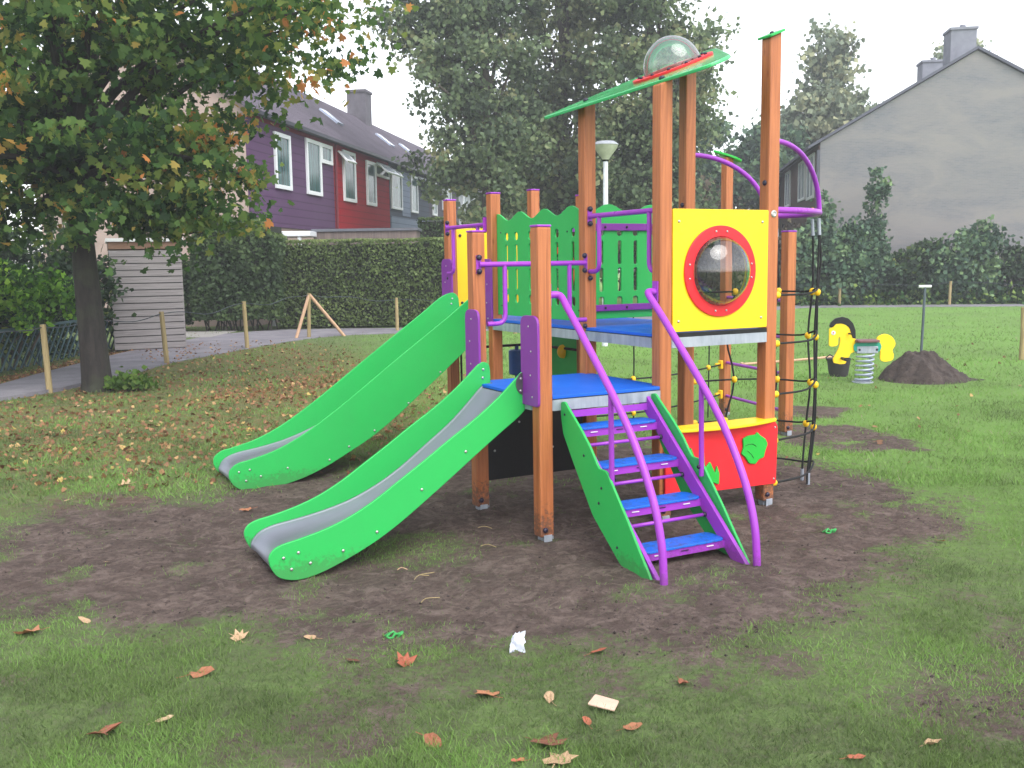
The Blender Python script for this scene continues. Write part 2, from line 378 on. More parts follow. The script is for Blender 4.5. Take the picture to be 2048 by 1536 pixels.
Z += nearf * ((fbm(X, Y, 2.1, 4) - .5) * .035 + DM * ((fbm(X, Y, 9, 4) - .5) * .045 + (fbm(X + 9, Y, 26, 2) - .5) * .012) - DM * .006 + (1 - DM) * (fbm(X, Y + 9, 7, 3) - .5) * .02)
# the soil stays level right round the feet of the frame
def height(x, y):
    d = dirt_mask(x, y); nf = np.clip((12 - y) / 2, 0, 1) * np.clip((6 - abs(x)) / 1, 0, 1)
    return gh(x, y) + nf * ((fbm(x, y, 2.1, 4) - .5) * .035 + d * ((fbm(x, y, 9, 4) - .5) * .035) - d * .006 + (1 - d) * (fbm(x, y + 9, 7, 3) - .5) * .02)
nx, ny = len(gx), len(gy); idx = np.arange(nx * ny).reshape(ny, nx)
F = np.stack([idx[:-1, :-1], idx[:-1, 1:], idx[1:, 1:], idx[1:, :-1]], -1).reshape(-1, 4)
V = np.stack([X, Y, Z], -1).reshape(-1, 3)
structure(np_mesh('ground', V, F, ground_material(), None, {'dirt': ('POINT', DM.ravel()), 'litter': ('POINT', LM.ravel()), 'lush': ('POINT', lush_mask(X, Y).ravel())}, True))

def path_material():
    g = N('asphalt_path'); co = g.coord('Object'); a = g.noise(co, 1.4, 5, 0.6); b = g.noise(co, 40, 3)
    c = g.ramp(a, [(0.3, lin((108, 104, 112))), (0.7, lin((142, 138, 144)))]); c = g.mix(g.ramp(b, [(0.5, (0, 0, 0)), (0.8, (.5, .5, .5))]), c, lin((84, 80, 84)))
    g.bump(b, 0.3, 0.004); return g.set(Base_Color=c, Roughness=0.75)
pb = MB(); pb.prism([(x, y) for x, y in PATH], 'z', -0.06, 0.014); structure(pb.make('path', path_material()))

# ------------------------------------------------------------------ the climbing frame (local axes: x along the front, y away, z up)
PL = thing('play_structure', 'large climbing frame with two bright green slides, orange posts and purple tubes on bare soil', 'climbing frame', (OX, OY, 0), PHI)
G_ = 0.95
roofz = lambda u: 2.61 + 0.41 * u
def post(u, v, top, cap=True, foot=True, slope=False, s=0.05, base=0.02):
    b = MB()
    if slope:
        b.box((u - s, v - s, base), (u + s, v + s, 1)); vs = b.v[-8:]
        b.v[-8:] = [(x, y, z if z < 1 - 1e-6 else top(x)) for x, y, z in vs]
    else: b.box((u - s, v - s, base), (u + s, v + s, top))
    # shift mesh origin to the foot of the post
    b.v = [(x - u, y - v, z) for x, y, z in b.v]
    p = b.make('post', M['wood'], PL, bevel=0.010); p.location = (u, v, 0)
    if cap:
        c = MB(); c.box((-s - .002, -s - .002, top), (s + .002, s + .002, top + .014)); c.make('post_cap', M['tube'], p, bevel=.005)
    if foot:
        f = MB(); f.box((s + .001, -.026, -.06), (s + .009, .026, .125)); f.box((-.03, -s - .009, -.06), (.03, -s - .001, .035)); f.box((-.03, -.03, -.1), (.03, .03, .019))
        f.make('post_foot', M['galv'], p, bevel=.002)
        bolt(p, (s + .009, 0, .085), (1, 0, 0), 'darkcap', .02, .018, 'cap_bolt'); bolt(p, (-.018, -s - .002, .07), (0, -1, 0), 'darkcap', .019, .016, 'cap_bolt')
    return p
P1 = post(0, 0, 2.03); P2 = post(0, G_, 2.03)
P5 = post(G_, G_, lambda x: roofz(x) - .010, False, True, True); P6 = post(G_, 0, lambda x: roofz(x) - .010, False, True, True)
P7 = post(2 * G_, G_, lambda x: roofz(x) - .010, False, True, True); P8 = post(2 * G_, 0, lambda x: roofz(x) - .012, False, True, True)
P3 = post(G_, 2.54, 2.43); P4 = post(G_, 3.50, 2.43); P11 = post(2 * G_, 3.50, 2.55); P12 = post(2 * G_, 2.54, 2.43)
P10 = post(4.10, 2.10, 2.08, s=.055); P9 = post(4.40, 3.42, 2.97, False)
for p, u, v in ((P7, 2 * G_, G_), (P8, 2 * G_, 0)): bolt(p, (-.051, -.01, 2.35 if p is P8 else 2.25), (-1, 0, 0), 'darkcap', .02, .014, 'cap_bolt')
# silver rosette on the tall right post
r_ = MB(); r_.lathe([(.026, 0), (.026, .004), (.016, .007), (.01, .004)], n=12); ro = r_.make('rosette', M['bolt'], P8); ro.location = (0, -.0505, 2.13); ro.rotation_euler = (math.pi / 2, 0, 0)

# roof: a triangular sheet sloping over three posts, red ring and clear dome on top
e1 = Vector((1, 0, .41)).normalized(); e2 = Vector((0, 1, 0)); e3 = e1.cross(e2)
def on_roof(pts2, off0, off1, name, mat, parent, bevel=.006):
    b = MB(); n = len(pts2)
    vs = [Vector((u, v, roofz(u))) + e3 * off0 for u, v in pts2] + [Vector((u, v, roofz(u))) + e3 * off1 for u, v in pts2]
    b.add(vs, [tuple(range(n))[::-1], tuple(range(n, 2 * n))] + [(i, (i + 1) % n, n + (i + 1) % n, n + i) for i in range(n)])
    return b.make(name, mat, parent, bevel=bevel)
roof = on_roof(rounded([(.70, 1.20), (1.0, -.40), (1.20, -.40), (2.06, .80), (2.0, 1.18)], [.06, .12, .12, .15, .12], 6), -.012, .012, 'roof', M['green_roof'], PL)
rc = Vector((1.38, .45, roofz(1.38))); RM = Matrix.Translation(rc) @ Matrix((e1, e2, e3)).transposed().to_4x4()
b = MB(); b.lathe([(.20, .012), (.30, .012), (.302, .022), (.30, .030), (.20, .030), (.198, .022), (.20, .012)], n=48, mat=RM); b.f = b.f[:-2]; ring = b.make('dome_ring', M['red'], roof, True)
def glass(name, tint, painted_sheen=0.0):
    g = N(name); fr = g.n('ShaderNodeFresnel'); fr.inputs['IOR'].default_value = 1.45
    tr = g.n('ShaderNodeBsdfTransparent'); tr.inputs[0].default_value = tint; gl = g.n('ShaderNodeBsdfGlossy'); gl.inputs['Roughness'].default_value = 0.03
    co = g.coord(); n1 = g.noise(co, 5, 3)
    mx = g.n('ShaderNodeMixShader'); f = g.math('ADD', g.math('MULTIPLY', fr.outputs[0], 1.6, True), 0.05, True); g.l(f, mx.inputs[0])
    g.l(tr.outputs[0], mx.inputs[1]); g.l(gl.outputs[0], mx.inputs[2]); g.t.nodes.remove(g.b); last = mx.outputs[0]
    if painted_sheen:
        df = g.n('ShaderNodeBsdfTranslucent'); df.inputs[0].default_value = (.9, .92, .95, 1); m2 = g.n('ShaderNodeMixShader'); m2.inputs[0].default_value = painted_sheen; g.l(last, m2.inputs[1]); g.l(df.outputs[0], m2.inputs[2]); last = m2.outputs[0]  # white translucent share stands in for the dome's white reflection
    g.l(last, g.out.inputs[0]); return g.m
M['clear'] = glass('clear_acrylic', (.92, .94, .97, 1), .16); M['smoke'] = glass('bubble_acrylic', (.62, .62, .66, 1))
b = MB(); R = .21; prof = [(R * math.cos(a) * 1.0, .02 + .225 * math.sin(a)) for a in [math.pi / 2 * k / 14 for k in range(14)]] + [(.004, .245)]
b.lathe(prof, n=40, mat=RM); b.f = b.f[:-2]; dm = b.make('clear_dome', M['clear'], roof); dm.data.polygons.foreach_set('use_smooth', [True] * len(dm.data.polygons))
for k in range(12):
    a = 2 * math.pi * (k + .5) / 12; p = RM @ Vector((.25 * math.cos(a), .25 * math.sin(a), .03)); bolt(ring, p, e3, 'darkcap', .013, .016, 'cap_bolt')
for u, v in ((G_, G_), (G_, 0), (2 * G_, G_)): bolt(roof, Vector((u, v, roofz(u))) + e3 * .012, e3, 'darkcap', .022, .02, 'cap_bolt')
b = MB(); u0 = 2 * G_; poly = rounded([(u0 - .075, -.075), (u0 + .065, -.075), (u0 + .065, .075), (u0 - .075, .075)], .02, 3); n = len(poly)
cap8 = on_roof(poly, -.012, .004, 'sloped_cap', M['green'], P8, .003); cap8.parent = PL
bolt(cap8, (u0, 0, roofz(u0) + .004), e3, 'darkcap', .016, .014, 'cap_bolt')
# leaf shaped cap on the far post
b = MB(); poly = [(.17 * math.cos(a), .085 * math.sin(a) + .02 * math.sin(2 * a)) for a in [2 * math.pi * k / 26 for k in range(26)]]
b.prism(poly, 'z', -.012, .012); lc = b.make('leaf_cap', M['greenleaf'], PL, bevel=.004); lc.location = (4.40, 3.42, 2.985); lc.rotation_euler = (0, math.radians(21), math.radians(-28))

# decks
def deck(name, poly, z, parent=PL):
    b = MB(); b.prism(poly, 'z', z - .022, z); d = b.make(name, M['blue'], parent, bevel=.003)
    f = MB(); cxx = sum(p[0] for p in poly) / len(poly); cyy = sum(p[1] for p in poly) / len(poly)
    n = len(poly)
    for i in range(n):
        a, c = Vector((*poly[i], 0)), Vector((*poly[(i + 1) % n], 0)); t = (c - a).normalized(); w = Vector((t.y, -t.x, 0))
        if w.dot(a - Vector((cxx, cyy, 0))) < 0: w = -w
        q = [a + w * .004, c + w * .004, c - w * .02, a - w * .02]
        f.prism([(p.x, p.y) for p in q], 'z', z - .098, z - .0265)
    f.make('deck_frame', M['galv'], d); rb = MB(); rb.prism([(p[0] + (p[0] - cxx) * .006, p[1] + (p[1] - cyy) * .006) for p in poly], 'z', z - .0262, z - .0222); rb.make('rubber_edge', M['black'], d)
    return d
s = .05
deck('low_deck', [(s, -s), (G_ - s, -s), (G_ - s, s), (G_ + s * .2, s), (G_ + s * .2, G_ - s), (G_ - s, G_ - s), (G_ - s, G_ + .02), (s, G_ + .02), (s, G_ - s), (-s, G_ - s), (-s, s), (s, s)], .95)
deck('tower_deck', [(G_ + s, -s), (2 * G_ - s, -s), (2 * G_ - s, s), (2 * G_ + s, s), (2 * G_ + s, G_ - s), (2 * G_ - s, G_ - s), (2 * G_ - s, G_ + s), (G_ + s, G_ + s), (G_ + s, G_ - s), (G_ - s, G_ - s), (G_ - s, s), (G_ + s, s)], 1.307)
deck('bridge_deck', [(G_ - s, G_ + s + .004), (2 * G_ + .0, G_ + s + .004), (2 * G_ + .0, 2.54 - s - .004), (G_ - s, 2.54 - s - .004)], 1.306)
deck('slide_deck', [(G_ - s, 2.54 + s), (G_ + s, 2.54 + s), (G_ + s, 2.54 - s), (2 * G_ - s, 2.54 - s), (2 * G_ - s, 3.50 + s), (G_ + s, 3.50 + s), (G_ + s, 3.50 - s), (G_ - s, 3.50 - s)], 1.305)

# slides
def slide(top_edge, bottom_edge, v0, v1, chute, name='slide'):
    sl = thing_part = bpy.data.objects.new(name, None); COL.objects.link(sl); sl.parent = PL
    outline = [tuple(q[:2]) for q in catmull([(a, c, 0) for a, c in top_edge + bottom_edge], 4, True)]
    for v in (v0, v1): sheet('side_panel', outline, [], .019, M['green'], sl, 'v', v, .004)
    pts = [tuple(q[:2]) for q in catmull([(a, c, 0) for a, c in chute], 6)]
    b = MB(); n = len(pts); w = .0095; vs = []
    nr = []
    for i, p in enumerate(pts):
        a = Vector(pts[max(0, i - 1)]); c = Vector(pts[min(n - 1, i + 1)]); t = (c - a).normalized(); nr.append(Vector((-t.y, t.x)) if True else None)
    ya, yb = v0 + w, v1 - w; rr = .012; prof = [(ya, rr), (ya + .008, rr * .45), (ya + rr, 0), (yb - rr, 0), (yb - .008, rr * .45), (yb, rr)]
    for i, p in enumerate(pts):
        nn = nr[i]; nn = nn if nn.y > 0 or p[0] < pts[0][0] - 1.2 else -nn
        if i > 0 and nn.dot(prev) < 0: nn = -nn
        prev = nn
        f = 1.0 if i < n - 8 else max(0.0, (n - 1 - i) / 8)
        for (yy, hh) in prof: vs.append((p[0] + nn.x * hh * f, yy, p[1] + nn.y * hh * f))
    k = len(prof); fs = [(i * k + j, i * k + j + 1, (i + 1) * k + j + 1, (i + 1) * k + j) for i in range(n - 1) for j in range(k - 1)]
    b.add(vs, fs); o = b.make('chute', M['steel'], sl); o.data.polygons.foreach_set('use_smooth', [True] * len(o.data.polygons))
    so = o.modifiers.new('t', 'SOLIDIFY'); so.thickness = .003
    return sl
low_top = [(.015, 1.06), (-.006, 1.098), (-.045, 1.106), (-.09, 1.08), (-.242, .945), (-.424, .811), (-.603, .698), (-.777, .582), (-.948, .474), (-1.115, .369), (-1.278, .287), (-1.436, .232), (-1.59, .196), (-1.695, .176), (-1.75, .150), (-1.776, .108)]
low_bot = [(-1.768, .050), (-1.73, -.012), (-1.66, -.045), (-1.57, -.052), (-1.446, -.026), (-1.287, .032), (-1.124, .105), (-.957, .200), (-.785, .316), (-.609, .440), (-.429, .570), (-.246, .700), (-.10, .800), (-.03, .868), (.015, .94)]
low_ch = [(.03, .945), (-.05, .925), (-.15, .83), (-.302, .691), (-.5, .545), (-.689, .409), (-.87, .305), (-1.057, .226), (-1.25, .175), (-1.439, .142), (-1.58, .122), (-1.672, .092), (-1.722, .040), (-1.728, .0), (-1.705, -.03)]
S1 = slide(low_top, low_bot, .150, .795, low_ch)
up_top = [(.955, 1.43), (.945, 1.485), (.905, 1.525), (.84, 1.522), (.739, 1.475), (.559, 1.342), (.308, 1.167), (.062, .996), (-.179, .823), (-.415, .653), (-.646, .496), (-.872, .360), (-1.091, .262), (-1.304, .205), (-1.40, .186), (-1.458, .150), (-1.482, .108)]
up_bot = [(-1.475, .048), (-1.43, -.015), (-1.34, -.052), (-1.106, -.052), (-.888, -.012), (-.664, .068), (-.433, .182), (-.197, .312), (.046, .483), (.294, .680), (.548, .880), (.703, 1.010), (.87, 1.16), (.94, 1.24), (.96, 1.33)]
up_ch = [(.97, 1.30), (.90, 1.285), (.80, 1.21), (.559, 1.04), (.308, .86), (.062, .685), (-.179, .52), (-.415, .385), (-.646, .285), (-.872, .215), (-1.091, .172), (-1.27, .146), (-1.38, .105), (-1.425, .045), (-1.432, .005), (-1.41, -.025)]
S2 = slide(up_top, up_bot, 2.690, 3.345, up_ch)
for S, v, pts in ((S1, .150, [(-1.69, .095), (-1.60, .115), (-1.645, .02), (-1.53, .04), (-1.325, .085), (-1.105, .17), (-.80, .40), (-.49, .61), (-.06, .90)]),
                  (S2, 2.690, [(-1.40, .11), (-1.31, .12), (-1.345, .03), (-1.22, .055), (-.99, .1), (-.62, .13), (-.44, .23), (-.20, .35), (.13, .57), (.45, .83), (.74, 1.08)])):
    for a, c in pts: bolt(S, (a, v - .010, c), (0, -1, 0), 'bolt', .010, .007)
for S, v, pts in ((S1, .795, [(-.04, 1.055), (-.045, .995)]), (S2, 3.345, [(.88, 1.47), (.87, 1.42)])):
    for a, c in pts: bolt(S, (a, v - .010, c), (0, -1, 0), 'bolt', .010, .007)
b = MB(); b.prism([(.005 + .05 * math.cos(a), .075 * math.sin(a) * (1 + .15 * math.cos(a))) for a in [2 * math.pi * k / 20 for k in range(20)]], 'y', -.004, .004)
br = b.make('slide_bracket', plain('bracket_steel', (92, 92, 96), .5, .6), S1, bevel=.001); br.location = (-.075, .137, 1.02)
for a, c in ((-.085, 1.055), (-.06, 1.02), (-.088, .975)): bolt(br, (a + .075, -.005, c - 1.02), (0, -1, 0), 'bolt', .009, .006)

# purple cheek panels at the slide exits
def cheek(v0, v1, z0, z1, u, outer_low):
    pts = [(v0, z0), (v1, z0), (v1, z1), (v0, z1)]
    p = sheet('cheek_panel', rounded(pts, [.03, .03, .07, .07], 6), [], .018, M['purple'], PL, 'u', u, .003)
    vc = (v0 + v1) / 2
    for z, dv in ((z1 - .07, 0), (z1 - .23, .03), (z0 + .2, .02), (z0 + .06, .04)): bolt(p, (u - .010, vc + dv * (-1 if outer_low else 1), z), (-1, 0, 0), 'bolt', .007, .005)
cheek(-.07, .158, .885, 1.47, -.062, True); cheek(.79, 1.01, .885, 1.48, -.062, False)
cheek(2.47, 2.695, 1.25, 1.85, G_ - .062, True); cheek(3.34, 3.58, 1.25, 1.86, G_ - .062, False)

# tube railings
def arc3(p0, c, p1, n=6):
    p0, c, p1 = map(Vector, (p0, c, p1)); return [tuple(p0 * (1 - t) ** 2 + c * 2 * t * (1 - t) + p1 * t * t) for t in [k / n for k in range(n + 1)]]
def barrier(kind, fix, a0, a1, zt, zb, ia, ib, r=.019, front_plate=False):
    """barrier rail: top bar and two bent uprights; 'u': runs along y at x=fix, 'v': runs along x at y=fix"""
    mk = (lambda t, z, o=0: (fix + o, t, z)) if kind == 'u' else (lambda t, z, o=0: (t, fix + o, z))
    b = MB(); b.tube([mk(a0, zt), mk(a1, zt)], r, 12); o = b.make('barrier_rail', M['tube'], PL, True)
    for t, e in ((ia, a0), (ib, a1)):
        d = 1 if e > t else -1; b = MB(); path = [mk(t, zt)] + arc3(mk(t, zb + .07), mk(t, zb), mk(t + d * .07, zb)) + [mk(.052 if front_plate and e == a0 else e, zb)]
        b.tube(path, r * .92, 10); b.make('upright', M['tube'], o, True)
    for e in (a0, a1):
        if front_plate and e == a0:
            q = fix - .0 + .006; b = MB(); b.box((e - .02, q, zt - .065), (e + .02, q + .006, zt + .065)); b.make('end_plate', M['tube'], o)
            for dz in (-.05, .05): bolt(o, (e, q, zt + dz), (0, -1, 0), 'darkcap', .021, .026, 'cap_bolt')
            continue
        b = MB(); sgn = 0
        lo = mk(e - .004, zt - .065); hi = mk(e + .004, zt + .065)
        lo = (lo[0] - (.018 if kind == 'u' else 0), lo[1] - (.018 if kind == 'v' else 0), lo[2]); hi = (hi[0] + (.02 if kind == 'u' else 0), hi[1] + (.02 if kind == 'v' else 0), hi[2])
        b.box(lo, hi); b.make('end_plate', M['tube'], o)
        inner = -1 if e == min(a0, a1) else 1
        for dz in (-.055, .055):
            q = mk(e, zt + dz); nr = (0, -inner, 0) if kind == 'u' else (-inner, 0, 0)
            bolt(o, q, nr, 'darkcap', .021, .026, 'cap_bolt')
        q = mk(e, zb - .05); bolt(o, q, (0, -inner, 0) if kind == 'u' else (-inner, 0, 0), 'darkcap', .02, .024, 'cap_bolt')
    return o
barrier('v', G_ - .062, -.005, G_ - .055, 1.80, 1.37, .20, .75, .019, True)
barrier('u', G_ - .012, .055, G_ - .055, 2.15, 1.735, .13, .765)
barrier('u', G_ - .06, 2.60, 3.44, 2.16, 1.72, 2.75, 3.3)
barrier('u', 2 * G_ + .03, 2.60, 3.44, 2.22, 1.80, 2.75, 3.3)

# wavy green panels with slots
def wavy(a0, a1, zb, zt, peaks, holes_at, hw=.017):
    top = []; n = 60
    for k in range(n + 1):
        a = a0 + (a1 - a0) * k / n; top.append((a, zt + .033 * math.cos(2 * math.pi * (a - peaks[0]) / peaks[1])))
    outer = [(a1, zb), (a0, zb)] + top
    holes = []
    for h in holes_at: holes += [slot(h, zt - .21, zt - .14, hw * 1.5), slot(h, zt - .43, zt - .245, hw), slot(h, zt - .64, zt - .455, hw), slot(h, zt - .755, zt - .68, hw * 1.5)]
    return outer, holes
o_, h_ = wavy(1.005, 2.485, 1.345, 2.215, (2.05, .425), (1.17, 1.42, 1.67, 1.87, 2.12, 2.30), .021)
wp = sheet('wavy_panel', o_, h_, .018, M['green'], PL, 'u', G_ + .012)
for a, c in ((2.40, 1.43), (2.40, 2.08), (1.75, 1.43), (1.08, 1.43), (1.25, 2.05), (1.6, 1.43)): bolt(wp, (G_ + .002, a, c), (-1, 0, 0), 'darkcap', .008, .006)
o_, h_ = wavy(1.005, 1.845, 1.365, 2.215, (1.15, .40), (1.08, 1.25, 1.40, 1.58, 1.74))
wp2 = sheet('wavy_panel', o_, h_, .018, M['green'], PL, 'v', G_ + .012)
b = MB(); b.box((1.0, G_ - .022, 2.045), (1.85, G_ + .001, 2.10)); b.box((1.0, G_ - .022, 1.425), (1.85, G_ + .001, 1.475)); fr = b.make('cross_bar', M['purple'], wp2, bevel=.004)
for a in (1.10, 1.30, 1.55, 1.75):
    for c in (2.072, 1.45): bolt(fr, (a, G_ - .023, c), (0, -1, 0), 'darkcap', .011, .008)
yl = sheet('end_panel', rounded([(1.0, 1.33), (1.85, 1.33), (1.85, 2.16), (1.0, 2.16)], .02), [], .018, M['yellow'], PL, 'v', 3.50)
bolt(yl, (1.05, 3.49, 2.09), (0, -1, 0), 'darkcap', .016, .012, 'cap_bolt'); bolt(yl, (1.06, 3.49, 1.42), (0, -1, 0), 'darkcap', .014, .01)
sp = sheet('lookout_panel', rounded([(2.60, 1.33), (3.44, 1.33), (3.44, 2.10), (2.60, 2.10)], .02), [circle((2.9, 1.72), .19)], .018, M['black'], PL, 'u', 2 * G_)
sheet('window_ring', circle((2.9, 1.72), .25, 40), [circle((2.9, 1.72), .19, 40)], .012, M['red'], sp, 'u', 2 * G_ - .017, .002)

# yellow window panel with a red ring and a clear bubble
yc, zc, rr = 1.408, 1.728, .317
yp = sheet('window_panel', rounded([(1.002, 1.318), (1.848, 1.318), (1.848, 2.155), (1.002, 2.155)], .012), [circle((yc, zc), .243, 48)], .019, M['yellow'], PL, 'v', -.046)
rg = sheet('window_ring', circle((yc, zc), rr, 56), [circle((yc, zc), .240, 48)], .014, M['red'], yp, 'v', -.0635, .004)
for c in ((1.05, 2.07), (1.79, 2.07), (1.05, 1.39), (1.79, 1.39)): bolt(yp, (c[0], -.056, c[1]), (0, -1, 0), 'bolt', .010, .007)
for k in (80, 100, 170, 190, 260, 280, 350, 10): a = math.radians(k); bolt(rg, (yc + .279 * math.cos(a), -.071, zc + .279 * math.sin(a)), (0, -1, 0), 'bolt', .008, .006)
b = MB(); prof = [(.241 * math.cos(a), .16 * math.sin(a)) for a in [math.pi / 2 * k / 14 for k in range(14)]] + [(.003, .16)]
b.lathe(prof, n=44, mat=Matrix.Translation((yc, -.056, zc)) @ Matrix.Rotation(math.pi / 2, 4, 'X')); b.f = b.f[:-2]
bw = b.make('bubble_window', M['smoke'], yp); bw.data.polygons.foreach_set('use_smooth', [True] * len(bw.data.polygons))

b = MB(); b.box((1.0, -.0545, 1.285), (1.85, -.0505, 1.310)); b.make('rubber_edge', M['black'], PL)
# counter below the tower
rp = sheet('counter_panel', rounded([(.93, .175), (1.945, .150), (1.955, .58), (1.93, .617), (.93, .617)], [.02, .015, .03, .01, .01], 3), [], .018, M['red'], PL, 'v', -.066)
for c in ((1.925, .575), (1.92, .19), (1.17, .2)): bolt(rp, (c[0], -.076, c[1]), (0, -1, 0), 'bolt', .008, .006)
ct = [(1.0 + .94 * k / 20, -.075 - .085 * math.sin(math.pi * k / 20) ** .8) for k in range(21)] + [(1.97, -.03), (1.93, .04), (1.85, .062), (1.05, .062), (.97, .02)]
b = MB(); b.prism(ct, 'z', .618, .640); b.make('counter_top', M['yellow'], rp, bevel=.006)
leaf = [(1.61, .522), (1.656, .54), (1.732, .542), (1.743, .562), (1.773, .533), (1.827, .5), (1.846, .462), (1.823, .409), (1.812, .364), (1.765, .355), (1.731, .322), (1.672, .333), (1.636, .383), (1.598, .411), (1.617, .458)]
lf = sheet('leaf_relief', rounded(leaf, .012, 3), [], .014, M['greenleaf'], rp, 'v', -.084, .004)
b = MB(); b.tube([(1.63, -.0925, .468), (1.66, -.0925, .478), (1.70, -.0925, .476), (1.735, -.0925, .455)], .0025, 6); b.tube([(1.65, -.0925, .43), (1.69, -.0925, .40), (1.71, -.0925, .37)], .002, 6); b.make('leaf_vein', plain('groove_green', (20, 96, 38), .6), lf)
gr = [(1.13, .481), (1.141, .506), (1.174, .432), (1.218, .41), (1.256, .468), (1.265, .342), (1.312, .386), (1.358, .296), (1.374, .352), (1.397, .291), (1.393, .211), (1.331, .236), (1.253, .272), (1.175, .308), (1.12, .33)]
sheet('grass_relief', rounded(gr, .008, 2), [], .014, M['greenleaf'], rp, 'v', -.084, .003)
# black apron under the low deck
bp = sheet('black_apron', [(.055, .20), (.895, .20), (.895, .85), (.055, .85)], [], .014, M['black'], PL, 'v', G_, .002)
for c in ((.12, .42), (.33, .62), (.62, .40), (.80, .62)): bolt(bp, (c[0], G_ - .008, c[1]), (0, -1, 0), 'bolt', .009, .006)

# stairs
ST = bpy.data.objects.new('stairs', None); COL.objects.link(ST); ST.parent = PL
left = [(-.045, .905), (-.095, .915), (-.135, .88), (-.29, .76), (-.40, .66), (-.478, .565), (-.50, .545), (-.575, .545), (-.60, .52), (-.80, .29), (-.93, .125), (-1.06, -.03), (-1.0, -.045), (-.73, 0.0), (-.425, .235), (-.19, .54), (-.075, .70), (-.05, .80)]
for u in (.118, .832): sheet('side_panel', rounded(left, .02, 3), [], .018, M['green'], ST, 'u', u, .004)
for c in ((-.10, .83), (-.33, .60), (-.53, .43), (-.50, .33), (-.70, .1)): bolt(ST, (.108, c[0], c[1]), (-1, 0, 0), 'darkcap', .009, .006)
for u in (.150, .800):
    b = MB(); b.prism([(-.01, .93), (-1.09, -.03), (-1.09, -.06), (-.98, -.06), (.0, .81), (.0, .93)], 'x', u - .014, u + .014); b.make('stringer', M['tube'], ST, bevel=.003)
    q = u - .0 if u < .5 else u
for k in range(4):
    z = .105 + .2135 * k; vf = -.885 + .232 * k
    b = MB(); b.prism(rounded([(.172, vf), (.786, vf), (.786, vf + .175), (.172, vf + .175)], [.05, .05, .05, .05], 4), 'z', z - .014, z); st = b.make('step', M['blue_step'], ST, bevel=.003)
    b = MB(); b.box((.166, vf + .012, z - .062), (.786, vf + .026, z - .0145)); b.box((.166, vf + .145, z - .062), (.786, vf + .16, z - .0145)); sb = b.make('step_bracket', M['tube'], st)
    for uu in (.28, .48, .67):
        b = MB(); b.box((uu - .026, vf + .005, z - .036), (uu + .026, vf + .0115, z - .031)); b.make('clip', M['whitep'] if uu != .48 else M['darkcap'], sb)
    zz = z + .105; vv = vf + .20
    b = MB(); b.tube([(.16, vv, zz), (.79, vv, zz)], .0115, 8); b.make('rung', M['tube'], ST, True)
    bolt(ST, (.785, vv, zz), (-1, 0, 0), 'darkcap', .018, .02, 'cap_bolt')
b = MB(); b.box((.15, -.06, .80), (.80, -.052, .845)); b.make('top_plate', M['tube'], ST)
# stair handrails
def handrail(u, du):
    pa = [(du, .0, 1.595), (u - (u - du) * .35, -.005, 1.60), (u, -.03, 1.585), (u, -.10, 1.52), (u, -.2, 1.428), (u, -.43, 1.205), (u, -.66, .975), (u, -.82, .79), (u, -.95, .60), (u, -1.05, .41), (u, -1.11, .22), (u, -1.13, .05), (u, -1.135, -.06)]
    b = MB(); b.tube(catmull(pa, 5), .0235, 14); h = b.make('handrail', M['tube'], PL, True)
    b = MB(); b.tube([(u, -.60, 1.03), (u, -.605, .70), (u, -.61, .44)], .017, 10); b.make('upright', M['tube'], h, True)
    bolt(h, (u - .02 if u > .5 else u + .02, -.607, .50), (-1, 0, 0) if u > .5 else (1, 0, 0), 'darkcap', .014, .012, 'cap_bolt')
    e = .055 if u < .5 else G_ - .055
    b = MB(); b.box((e - .004, -.03, 1.53), (e + .004, .03, 1.67)); b.make('end_plate', M['tube'], h)
handrail(.132, .05); handrail(.815, G_ - .05)

# rope net at the right end
NET = bpy.data.objects.new('climbing_net', None); COL.objects.link(NET); NET.parent = PL
def el(th, z): a = math.radians(th); return (1.95 + .79 * math.sin(a), .475 - .475 * math.cos(a), z)
b = MB(); b.tube([(1.95, 0, 2.16)] + [el(t, 2.16) for t in range(8, 176, 6)] + [(1.95, .95, 2.16)], .024, 12); b.make('hoop', M['tube'], NET, True)
for va, th in ((0.0, 62), (.95, 128)):
    ex, ey, _ = el(th, 0); pts = []
    for k in range(15):
        a = math.pi / 2 * k / 14; f = math.sin(a); pts.append((1.95 + (ex - 1.95) * f, va + (ey - va) * f ** 1.3, 2.16 + .49 * math.cos(a)))
    b = MB(); b.tube([(1.93, va, 2.65)] + pts, .0195, 12); b.make('arch', M['tube'], NET, True)
lev = [1.543, 1.185, .807, .459]
def ball(p, r=.024):
    b = MB(); b.lathe([(r * math.sin(a), -r * 1.15 * math.cos(a)) for a in [math.pi * (k + .5) / 8 for k in range(8)]], p, 10); b.make('rope_connector', M['ball'], NET, True)
vert = [64, 82, 120, 152]
